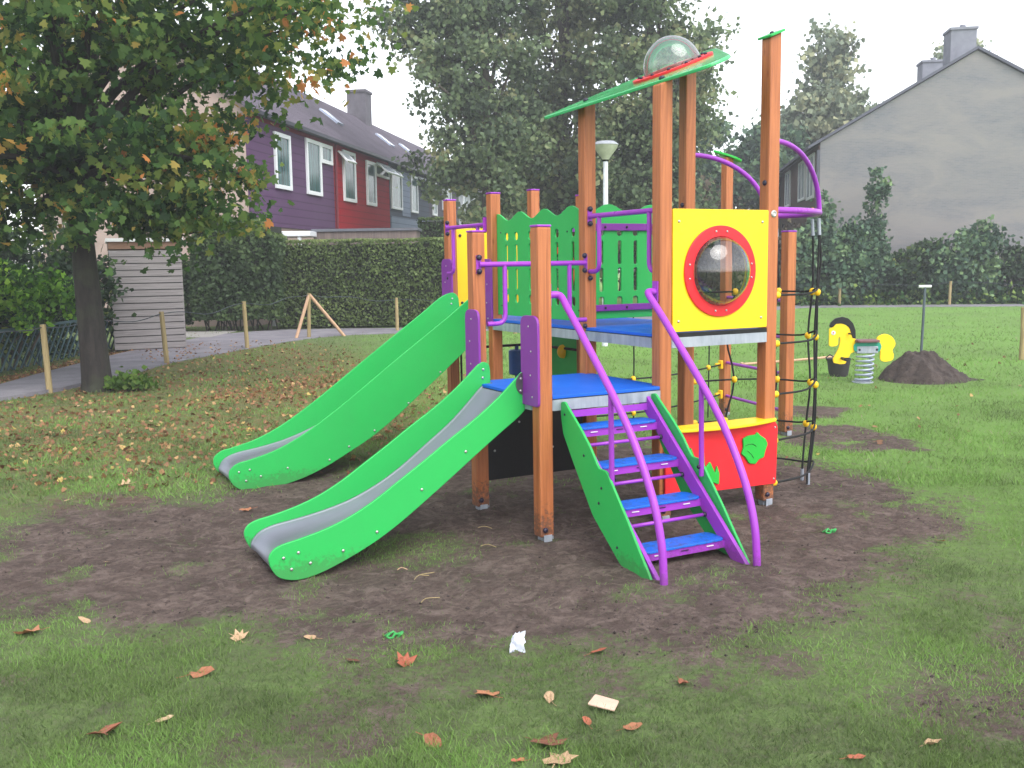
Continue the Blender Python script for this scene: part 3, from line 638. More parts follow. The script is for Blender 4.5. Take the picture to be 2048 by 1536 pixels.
for i, th in enumerate(vert):
    top = el(th, 2.14); ball((top[0], top[1], 2.185), .022)
    b = MB(); b.tube([(top[0], top[1], 2.12), (top[0] + .012, top[1], 1.99)], .013, 8); b.make('turnbuckle', M['galv'], NET)
    path = [(top[0] + .01, top[1], 2.0), (top[0] + .02, top[1], 1.8)] + [el(th + (3 if k % 2 else -3), z) for k, z in enumerate(lev)] + [(el(th, 0)[0] - .05, el(th, 0)[1], .1), (el(th, 0)[0] - .05, el(th, 0)[1], .0)]
    if i == 0:
        for s_ in (-1, 1):
            q = [(p[0] + s_ * .014 * abs(math.sin(j * 1.7)), p[1], p[2]) for j, p in enumerate(path)]; b = MB(); b.tube(catmull(q, 3), .0085, 8); b.make('net_rope', M['rope'], NET, True)
    else: b = MB(); b.tube(catmull(path, 3), .0085, 8); b.make('net_rope', M['rope'], NET, True)
    for k, z in enumerate(lev): ball(el(th + (3 if k % 2 else -3), z), .026)
    bt = el(th, 0); b = MB(); b.tube([(bt[0] - .05, bt[1], .09), (bt[0] - .05, bt[1], -.04)], .014, 8); b.make('turnbuckle', M['galv'], NET)
for k, z in enumerate(lev + [.135]):
    sag = (0.03, .05, .05, .045, .05)[k]; pts = [(1.955, 0.0, z - (.0 if k else .0)), (2.03, 0.0, z)] + [el(t + (3 if k % 2 else -3), z + (sag if t == 62 else 0)) for t in (36, 62, 92, 122, 152)] + [(1.955, .95, z)]
    b = MB(); b.tube(catmull(pts, 5), .008, 8); b.make('net_rope', M['rope'], NET, True)
    for v in (0, .95):
        b = MB(); b.lathe([(.012, -.03), (.024, -.025), (.026, .02), (.018, .03)], (0, 0, 0), 10, Matrix.Translation((1.985, v, z)) @ Matrix.Rotation(math.pi / 2, 4, 'Y')); b.make('rope_clamp', M['ball'], NET, True)
# second net at the back, between the slide tower and the leaf post
def lerp(a, b_, t): return tuple(a[i] + (b_[i] - a[i]) * t for i in range(3))
A0, B0 = (1.96, 2.56, 0), (4.34, 3.40, 0)
for z0, z1 in ((.66, .60), (.30, .25)):
    pts = [tuple(np.array(lerp((A0[0], A0[1], z0), (B0[0], B0[1], z1), t)) + np.array([0, 0, -.05 * math.sin(t * math.pi)])) for t in [k / 10 for k in range(11)]]
    b = MB(); b.tube(pts, .009, 8); b.make('net_rope', M['rope'], NET, True)
    b = MB(); b.box((4.30, 3.37, z1 - .05), (4.335, 3.43, z1 + .05)); b.box((4.24, 3.385, z1 - .02), (4.30, 3.415, z1 + .02)); b.make('rope_clamp', M['ball'], NET, bevel=.008)
for t in (.30, .50, .70, .88):
    x_, y_, _ = lerp(A0, B0, t); b = MB(); b.tube([(x_, y_, 1.35), (x_ + .01, y_, .8), (x_, y_, 0)], .008, 8); b.make('net_rope', M['rope'], NET, True)
    for z0, z1 in ((.66, .60), (.30, .25)): ball((x_, y_, z0 + (z1 - z0) * t - .05 * math.sin(t * math.pi)), .028)
# ladder between the two far posts
for z in (.62, .23, 1.0, 1.38): b = MB(); b.tube([(4.38, 3.36, z), (4.12, 2.16, z)], .018, 10); b.make('ladder_rung', M['tube'], PL, True)
# back railing, climbing wall and drum
M['darktube'] = plain('dark_tube', (52, 34, 48), .45)
b = MB(); b.tube([(1.0, 3.5, .96), (1.86, 3.5, .96)], .014, 8); b.tube([(1.9, 3.45, .95), (1.9, 2.59, .955)], .014, 8); b.tube([(1.04, 3.5, .95), (1.04, 3.5, .02)], .011, 8); b.tube([(1.1, 3.5, .16), (1.86, 3.5, .16)], .011, 8)
b.make('back_rail', M['darktube'], PL, True)
cw = sheet('climbing_wall', rounded([(2.66, .05), (3.44, .05), (3.44, 1.19), (2.66, 1.19)], .02), [], .02, M['green'], PL, 'u', 1.9 + .02)
for y_, z_ in ((2.93, .92), (3.2, .60), (2.8, .45)):
    b = MB(); b.lathe([(.055, 0), (.052, .03), (.03, .055), (.008, .062)], (0, 0, 0), 9, Matrix.Translation((1.905, y_, z_)) @ Matrix.Rotation(-math.pi / 2, 4, 'Y') @ Matrix.Scale(1.3, 4, (1, 0, 0))); b.make('climbing_hold', M['ball'], cw, True)
b = MB(); b.tube([(1.9, 2.63, 1.2), (1.9, 2.63, 0)], .012, 8); b.make('hanging_rope', M['rope'], PL)
b = MB(); b.lathe([(.02, .32), (.02, .27), (.075, .27), (.085, .262), (.085, .02), (.075, .012), (.022, .01), (.022, -.04), (.085, -.045), (.09, -.055), (.09, -.085), (.02, -.09)], n=20); dr = b.make('turning_drum', M['bluedrum'], PL, True); dr.location = (1.68, 3.5, .64)
# ------------------------------------------------------------------ other things on the lawn
def wood_mat(name, a, b_, scale=(4, 4, 30), rough=.8):
    g = N(name); co = g.coord('Object', scale); n1 = g.noise(co, 1.0, 5, .6, 1.0); g.bump(n1, .3, .004)
    return g.set(Base_Color=g.ramp(n1, [(.3, lin(a)), (.7, lin(b_))]), Roughness=rough)
M['stake'] = wood_mat('weathered_stake', (128, 112, 78), (176, 156, 112), (30, 30, 3)); M['palewood'] = wood_mat('pale_wood', (176, 140, 112), (206, 170, 140), (30, 30, 3))
M['wire'] = plain('fence_wire', (70, 78, 84), .5, .5); M['boards'] = wood_mat('grey_boards', (112, 108, 112), (160, 156, 162), (3, 3, 40)); M['teal'] = plain('dark_teal_wood', (56, 80, 84), .8)
SX = .001675
def hp(pts): return [((x - 634.5) * SX, (1072 - y) * SX) for x, y in pts]
hx, hy = 5.133, 14.08; hg = float(height(np.array([hx]), np.array([hy]))[0])
HR = thing('spring_horse', 'yellow spring rider shaped like a horse with black mane on a pale coil', 'spring rider', (hx, hy, hg))
front = hp([(330, 600), (330, 740), (345, 752), (390, 750), (410, 735), (410, 680), (422, 665), (428, 700), (418, 765), (385, 830), (368, 862), (375, 895), (430, 908), (475, 905), (488, 885), (462, 878), (440, 868), (430, 850), (442, 842), (470, 852), (505, 850), (520, 815), (555, 800), (560, 690), (535, 665), (505, 590), (450, 556), (400, 548), (372, 545), (365, 585), (345, 588)])
fb = sheet('front_panel', rounded(front, .012, 3), [], .03, M['yellow'], HR, 'v', 0)
sheet('mane', rounded(hp([(330, 575), (342, 545), (380, 508), (440, 494), (490, 508), (532, 550), (556, 610), (560, 685), (532, 680), (505, 598), (480, 566), (430, 552), (385, 555), (366, 578), (345, 588)]), .01, 3), [], .045, M['black'], fb, 'v', 0)
bolt(fb, ((365 - 634.5) * SX, -.016, (1072 - 634) * SX), (0, -1, 0), 'whitep', .034, .006, 'eye'); bolt(fb, ((363 - 634.5) * SX, -.0225, (1072 - 632) * SX), (0, -1, 0), 'red', .012, .003, 'eye_dot')
b = MB(); q = ((440 - 634.5) * SX, (1072 - 858) * SX); b.tube([(q[0], -.16, q[1]), (q[0], .16, q[1])], .014, 10); b.make('foot_rest', M['black'], HR, True)
b = MB(); q = ((500 - 634.5) * SX, (1072 - 640) * SX); b.tube([(q[0], -.15, q[1]), (q[0], .15, q[1])], .013, 10); b.make('handle', M['black'], HR, True)
sheet('rump_panel', catmull([(a, c, 0) for a, c in hp([(745, 690), (775, 660), (822, 650), (872, 672), (902, 712), (906, 750), (884, 790), (896, 830), (890, 872), (858, 888), (808, 890), (780, 868), (778, 800), (758, 750)])], 4, True), [], .03, M['yellow'], HR, 'v', 0)
b = MB(); b.prism(rounded([(-.135, -.13), (.20, -.13), (.20, .13), (-.135, .13)], .05, 4), 'z', .595, .63); b.make('seat', plain('brown_seat', (112, 76, 78), .6), HR, bevel=.006)
teal = plain('teal_plate', (30, 150, 128), .4); o = hp([(540, 740), (560, 722), (770, 722), (785, 760), (768, 800), (745, 806), (580, 806), (545, 790)])
for v in (-.03, .03): tp = sheet('seat_rail', rounded(o, .02, 4), [], .012, teal, HR, 'v', v)
b = MB(); b.box((-.11, -.045, .43), (.20, .045, .535)); bk = b.make('bracket', M['galv'], HR, bevel=.01)
for x in (-.075, .18): bolt(bk, (x, -.046, .485), (0, -1, 0), 'darkcap', .018, .01)
b = MB(); pts = []
for k in range(6 * 20 + 1): a = 2 * math.pi * k / 20; rr_ = .118; pts.append((rr_ * math.cos(a) + .01 + .02 * (k / 120), rr_ * math.sin(a), .015 + .40 * k / 120))
b.tube(pts, .014, 8); b.make('coil_spring', plain('spring_grey', (168, 176, 196), .4, .2), HR, True)
b = MB(); b.lathe([(.15, -.03), (.15, .014), (.05, .02)], n=18); b.make('base_plate', M['galv'], HR)

b = MB(); b.lathe([(.14, 0), (.175, .255), (.185, .262), (.186, .275), (.170, .275), (.165, .25), (.13, .02)], n=24); b.f = b.f[:-2] + [tuple(range(24))[::-1]]
bk = b.make('bucket', plain('black_rubber', (58, 54, 58), .7), None, True); bk.location = (5.06, 14.92, hg); tag(bk, 'dark grey builder bucket standing behind the spring horse', 'bucket')
b = MB(); b.tube([(-.18, 0, .25), (-.20, 0, .29), (-.14, 0, .335), (-.08, 0, .30)], .01, 8); b.make('bucket_handle', M['black'], bk, True)

AU = thing('hand_auger', 'grey steel digging rod with T handle standing upright in the soil heap', 'auger', (6.12, 14.45, 0))
b = MB(); b.tube([(.0, 0, -.05), (.02, 0, .7), (.035, 0, 1.36)], .019, 10); b.make('shaft', plain('grey_steel', (88, 98, 106), .5, .5), AU, True)
b = MB(); b.tube([(-.055, 0, 1.375), (.125, 0, 1.375)], .021, 10); b.make('cross_handle', M['whitep'], AU, True)

TH = thing('tool_handle', 'long pale wooden tool handle lying on the lawn left of the bucket', 'tool', (4.0, 16.6, 0.03))
b = MB(); b.tube([(0, 0, 0), (.9, .28, .02), (1.75, .55, .05)], .021, 8); b.make('shaft', M['palewood'], TH, True)
b = MB(); b.box((-.06, -.06, -.02), (-.01, .05, .03)); b.make('grip', M['palewood'], TH, bevel=.01)

# soil heap
def soil_mat():
    g = N('heap_soil'); co = g.coord(); a = g.noise(co, 7, 5, .7); b_ = g.noise(co, 40, 3, .7)
    c = g.ramp(a, [(.3, lin((44, 36, 34))), (.7, lin((86, 75, 70)))]); g.bump(g.math('ADD', a, b_), .9, .03); return g.set(Base_Color=c, Roughness=.95)
M['soil'] = soil_mat()
px_ = np.linspace(-.95, 1.15, 90); py_ = np.linspace(-.75, .75, 64); A_, B_ = np.meshgrid(px_, py_)
rr_ = np.sqrt((A_ / np.where(A_ < 0, .58, .70)) ** 2 + (B_ / .6) ** 2); hz = .42 * np.clip(1 - rr_, 0, 1) ** .7
hz = hz * (.8 + .5 * fbm(A_ + 3, B_, 3, 3)) + np.clip(1.25 - rr_, 0, .5) * (fbm(A_, B_, 8, 4) - .38) * .34 + np.clip(1.2 - rr_, 0, .4) * (fbm(A_ + 2, B_, 21, 3) - .45) * .16 + .05 * np.exp(-((A_ - .85) / .25) ** 2 - ((B_ + .1) / .2) ** 2) - .03 - .06 * np.clip(rr_ - 1.1, 0, 1)
V = np.stack([A_, B_, hz], -1).reshape(-1, 3); ix = np.arange(90 * 64).reshape(64, 90)
F = np.stack([ix[:-1, :-1], ix[:-1, 1:], ix[1:, 1:], ix[1:, :-1]], -1).reshape(-1, 4)
dp = np_mesh('soil_heap', V, F, M['soil'], None, None, True); dp.location = (6.05, 14.3, 0); tag(dp, 'heap of dark dug soil beside the spring horse', 'soil heap')

# wire fences
def stake_fence(name, label, cat, pts, r, wire=True, braces=None, top=None):
    x0, y0 = pts[0][:2]; f = thing(name, label, cat, (x0, y0, 0)); tops = []
    for i, (x, y, h, lean) in enumerate(pts):
        b = MB(); tp = (x - x0 + lean, y - y0, h); b.tube([(x - x0, y - y0, -.05), (x - x0 + lean * .5, y - y0, h * .5), tp], [r, r * .96, r * .92], 10)
        b.make('stake', M['stake'], f, True); tops.append(tp)
    if braces:
        for i, bx, by_ in braces:
            b = MB(); t = tops[i]; b.tube([(bx - x0, by_ - y0, -.02), (t[0] * 1.0, t[1], t[2] - .03)], r * .85, 10); b.make('brace', M['palewood'], f, True)
    if wire:
        path = []
        for i in range(len(tops) - 1):
            a, c = Vector(tops[i]), Vector(tops[i + 1])
            for k in range(14):
                t = k / 14; p = a.lerp(c, t); p.z -= .04 + .13 * math.sin(math.pi * t) * (.5 + .5 * math.sin(7 * t + i * 2)); path.append(tuple(p))
        path.append(tuple(Vector(tops[-1]) - Vector((0, 0, .04)))); b = MB(); b.tube(catmull(path, 2), .009, 5); b.make('wire', M['wire'], f, True)
    return f
stake_fence('wire_fence', 'low fence of round stakes and slack wire along the path, braced at one stake', 'fence',
            [(-7.28, 11.6, 1.0, 0), (-7.06, 14.69, 1.0, -.03), (-6.64, 18.6, 1.0, -.05), (-5.96, 21.83, 1.06, -.03), (-5.22, 24.98, 1.14, .05), (-3.17, 27.0, .92, 0), (0.1, 25.2, .9, 0)], .048, True, [(4, -5.49, 24.69), (4, -4.35, 25.32)])
stake_fence('wire_fence', 'thin two-stake wire fence in front of the shrubs by the right gable', 'fence', [(8.8, 39.2, .8, 0), (12.72, 37.6, .82, 0), (16.68, 36.95, .9, .02), (22, 35.9, .85, 0)], .055)
fp_ = MB(); fp_.tube([(0, 0, -.05), (.01, 0, .5), (.0, 0, .92)], .045, 10); o = fp_.make('fence_stake', M['stake'], None, True); o.location = (8.90, 16.84, 0); tag(o, 'single round wooden stake at the right edge of the lawn', 'stake')

# dark lattice fence on the left
LF = thing('lattice_fence', 'low dark green crisscross lattice fence under the laurel bush', 'fence', (-9.05, 13.2, 0))
def lattice(y0, y1, z0, z1, step, sgn, w=.036):
    b = MB(); hgt = z1 - z0; k = y0 - hgt
    while k < y1:
        a, c = (k, z0), (k + hgt, z1)
        a_ = max(a[0], y0); c_ = min(c[0], y1)
        if c_ > a_:
            za, zc = z0 + (a_ - a[0]), z0 + (c_ - a[0])
            if sgn < 0: za, zc = z1 - (za - z0), z1 - (zc - z0)
            b.tube([(sgn * .008, a_, za), (sgn * .008, c_, zc)], w * .5, 4)
        k += step
    return b
lattice(0, 9.2, .04, .74, 0.24, 1).make('lattice_slats', M['teal'], LF); lattice(0, 9.2, .04, .74, .48, -1).make('lattice_slats', M['teal'], LF)
b = MB(); b.box((-.02, 0, .74), (.02, 9.2, .79)); b.make('top_rail', M['teal'], LF)
for y_ in (0, 1.8, 3.6, 5.4, 7.2, 9.2): b = MB(); b.box((-.05, y_ - .03, -.05), (-.012, y_ + .03, .84)); b.make('fence_post', M['teal'], LF)

# slatted wooden shed
SH = thing('garden_shed', 'weathered grey shed of horizontal boards with a white roof edge beside the path', 'shed', (-8.85, 21.6, 0), .40)
M['boards_h'] = wood_mat('grey_board_wall', (128, 122, 122), (160, 154, 154), (1.5, 1.5, 40))
b = MB(); w_ = 1.52
for i in range(15):
    z0 = .03 + i * .148; b.box((0, .0, z0), (w_, .022, z0 + .128)); b.box((-.0, .03, z0), (.022, 1.8, z0 + .138)); b.box((w_ - .022, .03, z0), (w_, 1.8, z0 + .138))
b.make('board_wall', M['boards_h'], SH)
b = MB(); b.box((.03, .03, 0), (w_ - .03, 1.78, 2.22)); b.make('inner_wall', plain('dark_inner', (46, 44, 46), .9), SH)
b = MB(); b.box((-.01, -.012, 2.26), (w_ + .01, 1.82, 2.42)); b.make('fascia', wood_mat('brown_fascia', (112, 84, 66), (142, 110, 90)), SH)
b = MB(); b.box((-.05, -.05, 2.425), (w_ + .05, 1.86, 2.50)); b.make('roof', M['whitep'], SH)

# street lamp
LP = thing('street_lamp', 'white pole lamp with a mushroom shaped hood behind the roofed tower', 'street lamp', (2.03, 21.0, 0))
b = MB(); b.tube([(0, 0, 0), (0.02, 0, 2.2), (.03, 0, 3.98)], [.065, .06, .05], 12); b.make('pole', plain('lamp_white', (214, 218, 226), .5), LP, True)
b = MB(); b.lathe([(.07, 3.96), (.09, 4.0), (.24, 4.20), (.27, 4.27)], (.03, 0, 0), 24); b.f = b.f[:-1]; b.make('lens', plain('lamp_lens', (176, 178, 162), .4), LP, True)
b = MB(); b.lathe([(.275, 4.265), (.272, 4.285), (.19, 4.345), (.06, 4.36), (.01, 4.362)], (.03, 0, 0), 24); b.make('hood', plain('lamp_hood', (150, 154, 160), .45), LP, True)
b = MB(); b.lathe([(.06, 3.93), (.075, 3.965)], (.03, 0, 0), 16); b.make('collar', M['black'], LP, True)

# ------------------------------------------------------------------ houses
def brick_mat(name, a, b_, mortar, patch=None, sc=1.0):
    g = N(name); tc = g.n('ShaderNodeTexCoord'); sp = g.n('ShaderNodeSeparateXYZ'); cb = g.n('ShaderNodeCombineXYZ'); g.l(tc.outputs['Object'], sp.inputs[0])
    g.l(g.math('ADD', sp.outputs[0], sp.outputs[1]), cb.inputs[0]); g.l(sp.outputs[2], cb.inputs[1])
    br = g.n('ShaderNodeTexBrick'); br.inputs['Scale'].default_value = 1.0; br.inputs['Brick Width'].default_value = .21; br.inputs['Row Height'].default_value = .065; br.inputs['Mortar Size'].default_value = .008
    br.inputs['Color1'].default_value = lin(a); br.inputs['Color2'].default_value = lin(b_); br.inputs['Mortar'].default_value = lin(mortar); g.l(cb.outputs[0], br.inputs['Vector'])
    co = g.coord('Object', (1, 1, 2.8)); n1 = g.noise(co, .30, 6, .65, .8); n2 = g.noise(co, 2.5, 4)
    c = g.mix(g.ramp(n1, [(.36, (0, 0, 0)), (.60, (.85, .85, .85))]), br.outputs[0], lin(patch or a)); c = g.mix(g.ramp(n2, [(.4, (0, 0, 0)), (.8, (.35, .35, .35))]), c, lin(mortar))
    return g.set(Base_Color=c, Roughness=.9)
def clad_mat(name, a, horizontal=True, pitch=.27):
    g = N(name); tc = g.n('ShaderNodeTexCoord'); sp = g.n('ShaderNodeSeparateXYZ'); g.l(tc.outputs['Object'], sp.inputs[0])
    f = g.math('FRACT', g.math('DIVIDE', sp.outputs[2 if horizontal else 1], pitch)); edge = g.ramp(f, [(0, (.0, .0, .0)), (.20, (1, 1, 1))])
    co = g.coord(); n1 = g.noise(co, 1.3, 4)
    c0 = lin(a); dk = tuple(v * .45 for v in c0[:3]) + (1,); c = g.mix(edge, dk, c0); c = g.mix(g.ramp(n1, [(.3, (0, 0, 0)), (.8, (.3, .3, .3))]), c, tuple(v * .7 for v in c0[:3]) + (1,))
    g.bump(f, .6, .02); return g.set(Base_Color=c, Roughness=.8, Specular_IOR_Level=.2)
def tile_mat(name, a):
    g = N(name); co = g.coord('Object', (3.2, 3.2, 3.2)); w = g.n('ShaderNodeTexWave', wave_type='BANDS', bands_direction='Y'); w.inputs['Scale'].default_value = .8; w.inputs['Distortion'].default_value = .6; g.l(co, w.inputs[0])
    n1 = g.noise(g.coord(), .8, 5, .6); c0 = lin(a)
    c = g.ramp(n1, [(.3, tuple(v * .7 for v in c0[:3]) + (1,)), (.7, tuple(min(1, v * 1.25) for v in c0[:3]) + (1,))]); g.bump(w.outputs['Fac'], .5, .05); return g.set(Base_Color=c, Roughness=.85)
M['frame'] = plain('white_frame', (226, 228, 232), .4, 0, .04); M['pane'] = None
g = N('window_glass'); n1 = g.noise(g.coord('Object', (14, 14, .6)), 1.0, 2); M['pane'] = g.set(Base_Color=g.ramp(n1, [(.35, lin((26, 52, 54))), (.65, lin((64, 104, 104)))]), Roughness=.12, Specular_IOR_Level=.4)
M['gutter'] = plain('dark_gutter', (44, 46, 58), .5); M['tile'] = tile_mat('dark_roof_tile', (84, 76, 88)); M['sky_glass'] = plain('roof_light', (190, 200, 220), .15)
M['brick_pink'] = brick_mat('beige_brick', (150, 128, 118), (170, 146, 134), (150, 142, 136), (176, 154, 144))
M['chim'] = plain('grey_chimney', (98, 94, 102), .9, 0, .2, 3)
TD = math.atan(.16)
RZ_, RD = 9.45, 3.5
def window(par, y0, y1, z0, z1, out=.0, fr=.13, name='window'):
    """frame in the plane of the facade (local x = out), glass as a sub-part"""
    f = MB(); x0, x1 = out + .012, out + .085
    f.box((x0, y0, z0), (x1, y0 + fr, z1)); f.box((x0, y1 - fr, z0), (x1, y1, z1)); f.box((x0, y0 + fr, z1 - fr), (x1, y1 - fr, z1)); f.box((x0, y0 + fr, z0), (x1, y1 - fr, z0 + fr))
    w = f.make(name, M['frame'], par); p = MB(); p.box((x0 + .005, y0 + fr, z0 + fr), (x0 + .03, y1 - fr, z1 - fr)); p.make('pane', M['pane'], w); return w
def sash(par, y0, y1, z0, z1, ang, out=.09):
    f = MB(); fr = .10; h = z1 - z0
    f.box((-.03, y0, -h), (.03, y0 + fr, 0)); f.box((-.03, y1 - fr, -h), (.03, y1, 0)); f.box((-.03, y0 + fr, -fr), (.03, y1 - fr, 0)); f.box((-.03, y0 + fr, -h), (.03, y1 - fr, -h + fr))
    w = f.make('open_sash', M['frame'], par); w.location = (out + .03, 0, z1); w.rotation_euler = (0, -ang, 0)
    p = MB(); p.box((-.008, y0 + fr, -h + fr), (.008, y1 - fr, -fr)); p.make('pane', plain('sash_glass', (196, 206, 214), .1) if 'sashg' not in M else M['sashg'], w); return w
def terrace(name, label, y0, y1, clad, chim=None, skylight=None, low='brick_pink', end=False):
    o = Vector((-8.0 + y0 * math.sin(TD), 30.2 + y0 * math.cos(TD), 0)); h = thing(name, label, 'house', o, -TD, None); L_ = y1 - y0 - .004
    b = MB(); b.prism([(-7, 0), (0, 0), (0, 6.72), (-RD, RZ_ - .04), (-7, 6.72)], 'y', 0, L_); b.make('wall', M[low], h)
    b = MB(); b.box((.004, .02, 3.12), (.06, L_ - .02, 6.62)); b.make('upper_cladding', clad, h)
    r = MB(); sl = (RZ_ - 6.7) / RD; t = .16
    e0 = -.28 if end else .0
    r.prism([(.38, 6.70 - .38 * sl + .02), (.38, 6.70 - .38 * sl + t), (-RD, RZ_ + t), (-7.38, 6.70 - .38 * sl + t), (-7.38, 6.70 - .38 * sl + .02), (-RD, RZ_ + .02)], 'y', e0, L_); rf = r.make('roof', M['tile'], h)
    gt = MB(); gt.box((.30, e0, 6.44), (.45, L_, 6.56)); gt.box((.02, e0, 6.50), (.30, L_, 6.53)); gt.make('gutter', M['gutter'], h)
    if chim:
        c = MB(); c.box((-RD - .5, chim, RZ_ - .6), (-RD + .5, chim + 1.1, RZ_ + 1.45)); c.box((-RD - .56, chim - .06, RZ_ + 1.45), (-RD + .56, chim + 1.16, RZ_ + 1.58)); c.make('chimney', M['chim'], rf)
    for sk in (skylight or []):
        uu = -1.9; zz = 6.7 - uu * -sl
        c = MB(); a = math.atan(sl); mt = Matrix.Translation((-1.7, sk, 6.70 + 1.7 * sl + t + .02)) @ Matrix.Rotation(a, 4, 'Y'); c.box((-.5, 0, -.02), (.5, .8, .07), mat=mt); c.make('roof_window', M['sky_glass'], rf)
    return h
A = terrace('terraced_house', 'end terrace house with purple boards and a beige brick gable behind the tree', 0, 7.8, clad_mat('purple_cladding', (92, 66, 98)), end=True)
b = MB(); b.box((.062, .02, 6.36), (.09, 7.76, 6.62)); b.make('red_band', clad_mat('red_fascia', (130, 32, 44)), A)
window(A, 1.98, 3.34, 4.38, 6.19, .06); window(A, 4.81, 6.30, 4.38, 6.33, .06); window(A, 6.30, 7.55, 5.62, 6.33, .06)
B = terrace('terraced_house', 'terrace house with a dark red boarded upper storey and two open vents', 7.8, 15.4, clad_mat('red_cladding', (158, 12, 28)), skylight=[4.6])
window(B, 1.0, 2.53, 4.38, 6.36, .06); sash(B, .42, 1.55, 5.70, 6.25, .75); window(B, 4.02, 5.35, 4.39, 6.26, .06); window(B, 5.35, 7.4, 5.72, 6.26, .06, .1); sash(B, 5.4, 7.35, 5.62, 6.30, .85, .12)
b = MB(); b.tube([(.16, .05, 6.45), (.12, .05, 3.0)], .05, 8); b.make('downpipe', plain('red_pipe', (110, 26, 40), .5), B)
g_a = clad_mat('slate_cladding', (84, 90, 104)); g_b = clad_mat('light_grey_cladding', (140, 150, 172)); g_c = clad_mat('white_cladding', (176, 178, 186), False, .5); g_d = clad_mat('brown_cladding', (110, 100, 100))
C_ = terrace('terraced_house', 'terrace house with slate grey boards next to the dark red one', 15.4, 23.0, g_a, chim=6.6, skylight=[5.2])
window(C_, .15, 2.0, 4.44, 6.2, .06, .1); sash(C_, .05, 1.0, 5.75, 6.25, .8); window(C_, 3.7, 5.0, 4.44, 6.26, .06, .1); sash(C_, 5.1, 7.1, 5.75, 6.3, .85)
b = MB(); b.box((.062, .1, 3.14), (.10, 7.4, 4.1)); b.box((.062, 2.1, 4.2), (.085, 3.6, 6.3)); b.make('light_panel', g_b, C_)
D_ = terrace('terraced_house', 'terrace house with dark grey boards and narrow windows beyond the slate one', 23.0, 30.6, clad_mat('dark_cladding', (92, 88, 98)), skylight=[2.0])
window(D_, .6, 1.6, 4.5, 6.3, .06, .1); window(D_, 3.0, 5.3, 4.9, 6.2, .06, .1)
E_ = terrace('terraced_house', 'terrace house with whitish vertical panels far along the row', 30.6, 38.2, g_c, skylight=[3.0]); window(E_, 1.0, 2.2, 4.5, 6.2, .06, .1); window(E_, 4.4, 6.0, 4.9, 6.2, .06, .1)
F_ = terrace('terraced_house', 'last brown terrace house at the far end of the row', 38.2, 47.0, g_d); window(F_, 1.5, 2.9, 4.5, 6.2, .06, .1); window(F_, 5.0, 6.5, 4.9, 6.2, .06, .1)
# low window strip on the gable
b = MB(); b.box((-6.9, -.10, 1.55), (-4.9, -.01, 2.05)); b.make('window_strip', plain('dark_blue_glass', (26, 38, 52), .2), A)

# garden outbuildings behind the hedge
o = thing('garden_outbuilding', 'low brown outbuilding with a flat roof behind the clipped hedge', 'shed', (-6.2, 31.0, 0))
b = MB(); b.box((0, 0, 0), (3.25, 2.0, 2.9)); b.make('wall', wood_mat('brown_slat_wall', (96, 84, 80), (124, 110, 104), (9, 9, .4)), o); b = MB(); b.box((-.06, -.06, 2.905), (3.31, 2.06, 2.99)); b.make('roof', plain('grey_felt', (96, 98, 106), .8), o)
o = thing('carport', 'white edged carport roof between the tall hedge and the brown outbuilding', 'carport', (-7.45, 30.0, 0))
b = MB(); b.box((0, 0, 2.74), (1.35, 1.6, 2.90)); b.make('roof', M['frame'], o, bevel=.02); b = MB(); b.box((.95, .05, 0), (1.05, .15, 2.74)); b.box((.05, .05, 0), (.15, .15, 2.74)); b.make('post', M['frame'], o)

M['chim2'] = plain('pale_grey_chimney', (126, 128, 138), .9, 0, .15, 3)
# right house: gable towards the camera
RH = thing('gable_house', 'large house with a grey brick gable rising behind the shrubs on the right', 'house', (12.91, 41.0, 0), -TD)
b = MB(); HL = 26.0
b.prism([(0, 0), (11.94, 0), (11.94, 6.6), (5.97, 10.0), (0, 6.6)], 'y', 0, HL); b.make('wall', brick_mat('grey_brick', (104, 106, 112), (120, 118, 120), (122, 124, 128), (138, 133, 130)), RH)
b = MB(); sl = 3.4 / 5.97
b.prism([(-.5, 6.6 - .5 * sl + .02), (-.5, 6.6 - .5 * sl + .14), (5.97, 10.16), (12.44, 6.6 - .5 * sl + .14), (12.44, 6.6 - .5 * sl + .02), (5.97, 10.04)], 'y', -.12, HL + .1); rf = b.make('roof', plain('dark_roof', (84, 86, 98), .8, 0, .15, 2), RH)
for (y_, x_, z_, w_, wd) in ((1.3, 5.3, 11.1, 1.1, 1.0), (6.2, 5.4, 10.75, 1.0, 1.0)):
    c = MB(); c.box((x_, y_, 9.4), (x_ + wd, y_ + w_, z_)); c.box((x_ - .05, y_ - .05, z_), (x_ + wd + .05, y_ + w_ + .05, z_ + .1)); c.lathe([(.14, z_ + .1), (.12, z_ + .3)], (x_ + .6, y_ + .6, 0), 10); c.make('chimney', M['chim2'], rf)
b = MB(); b.box((-.06, .05, 3.0), (-.004, HL - .1, 6.5)); b.make('side_cladding', clad_mat('brown_side', (92, 72, 66), False, .25), RH)
b = MB(); b.box((-.1, .02, 0), (-.0, .35, 6.3)); b.make('corner_strip', plain('bluegrey_strip', (78, 80, 92), .6), RH)
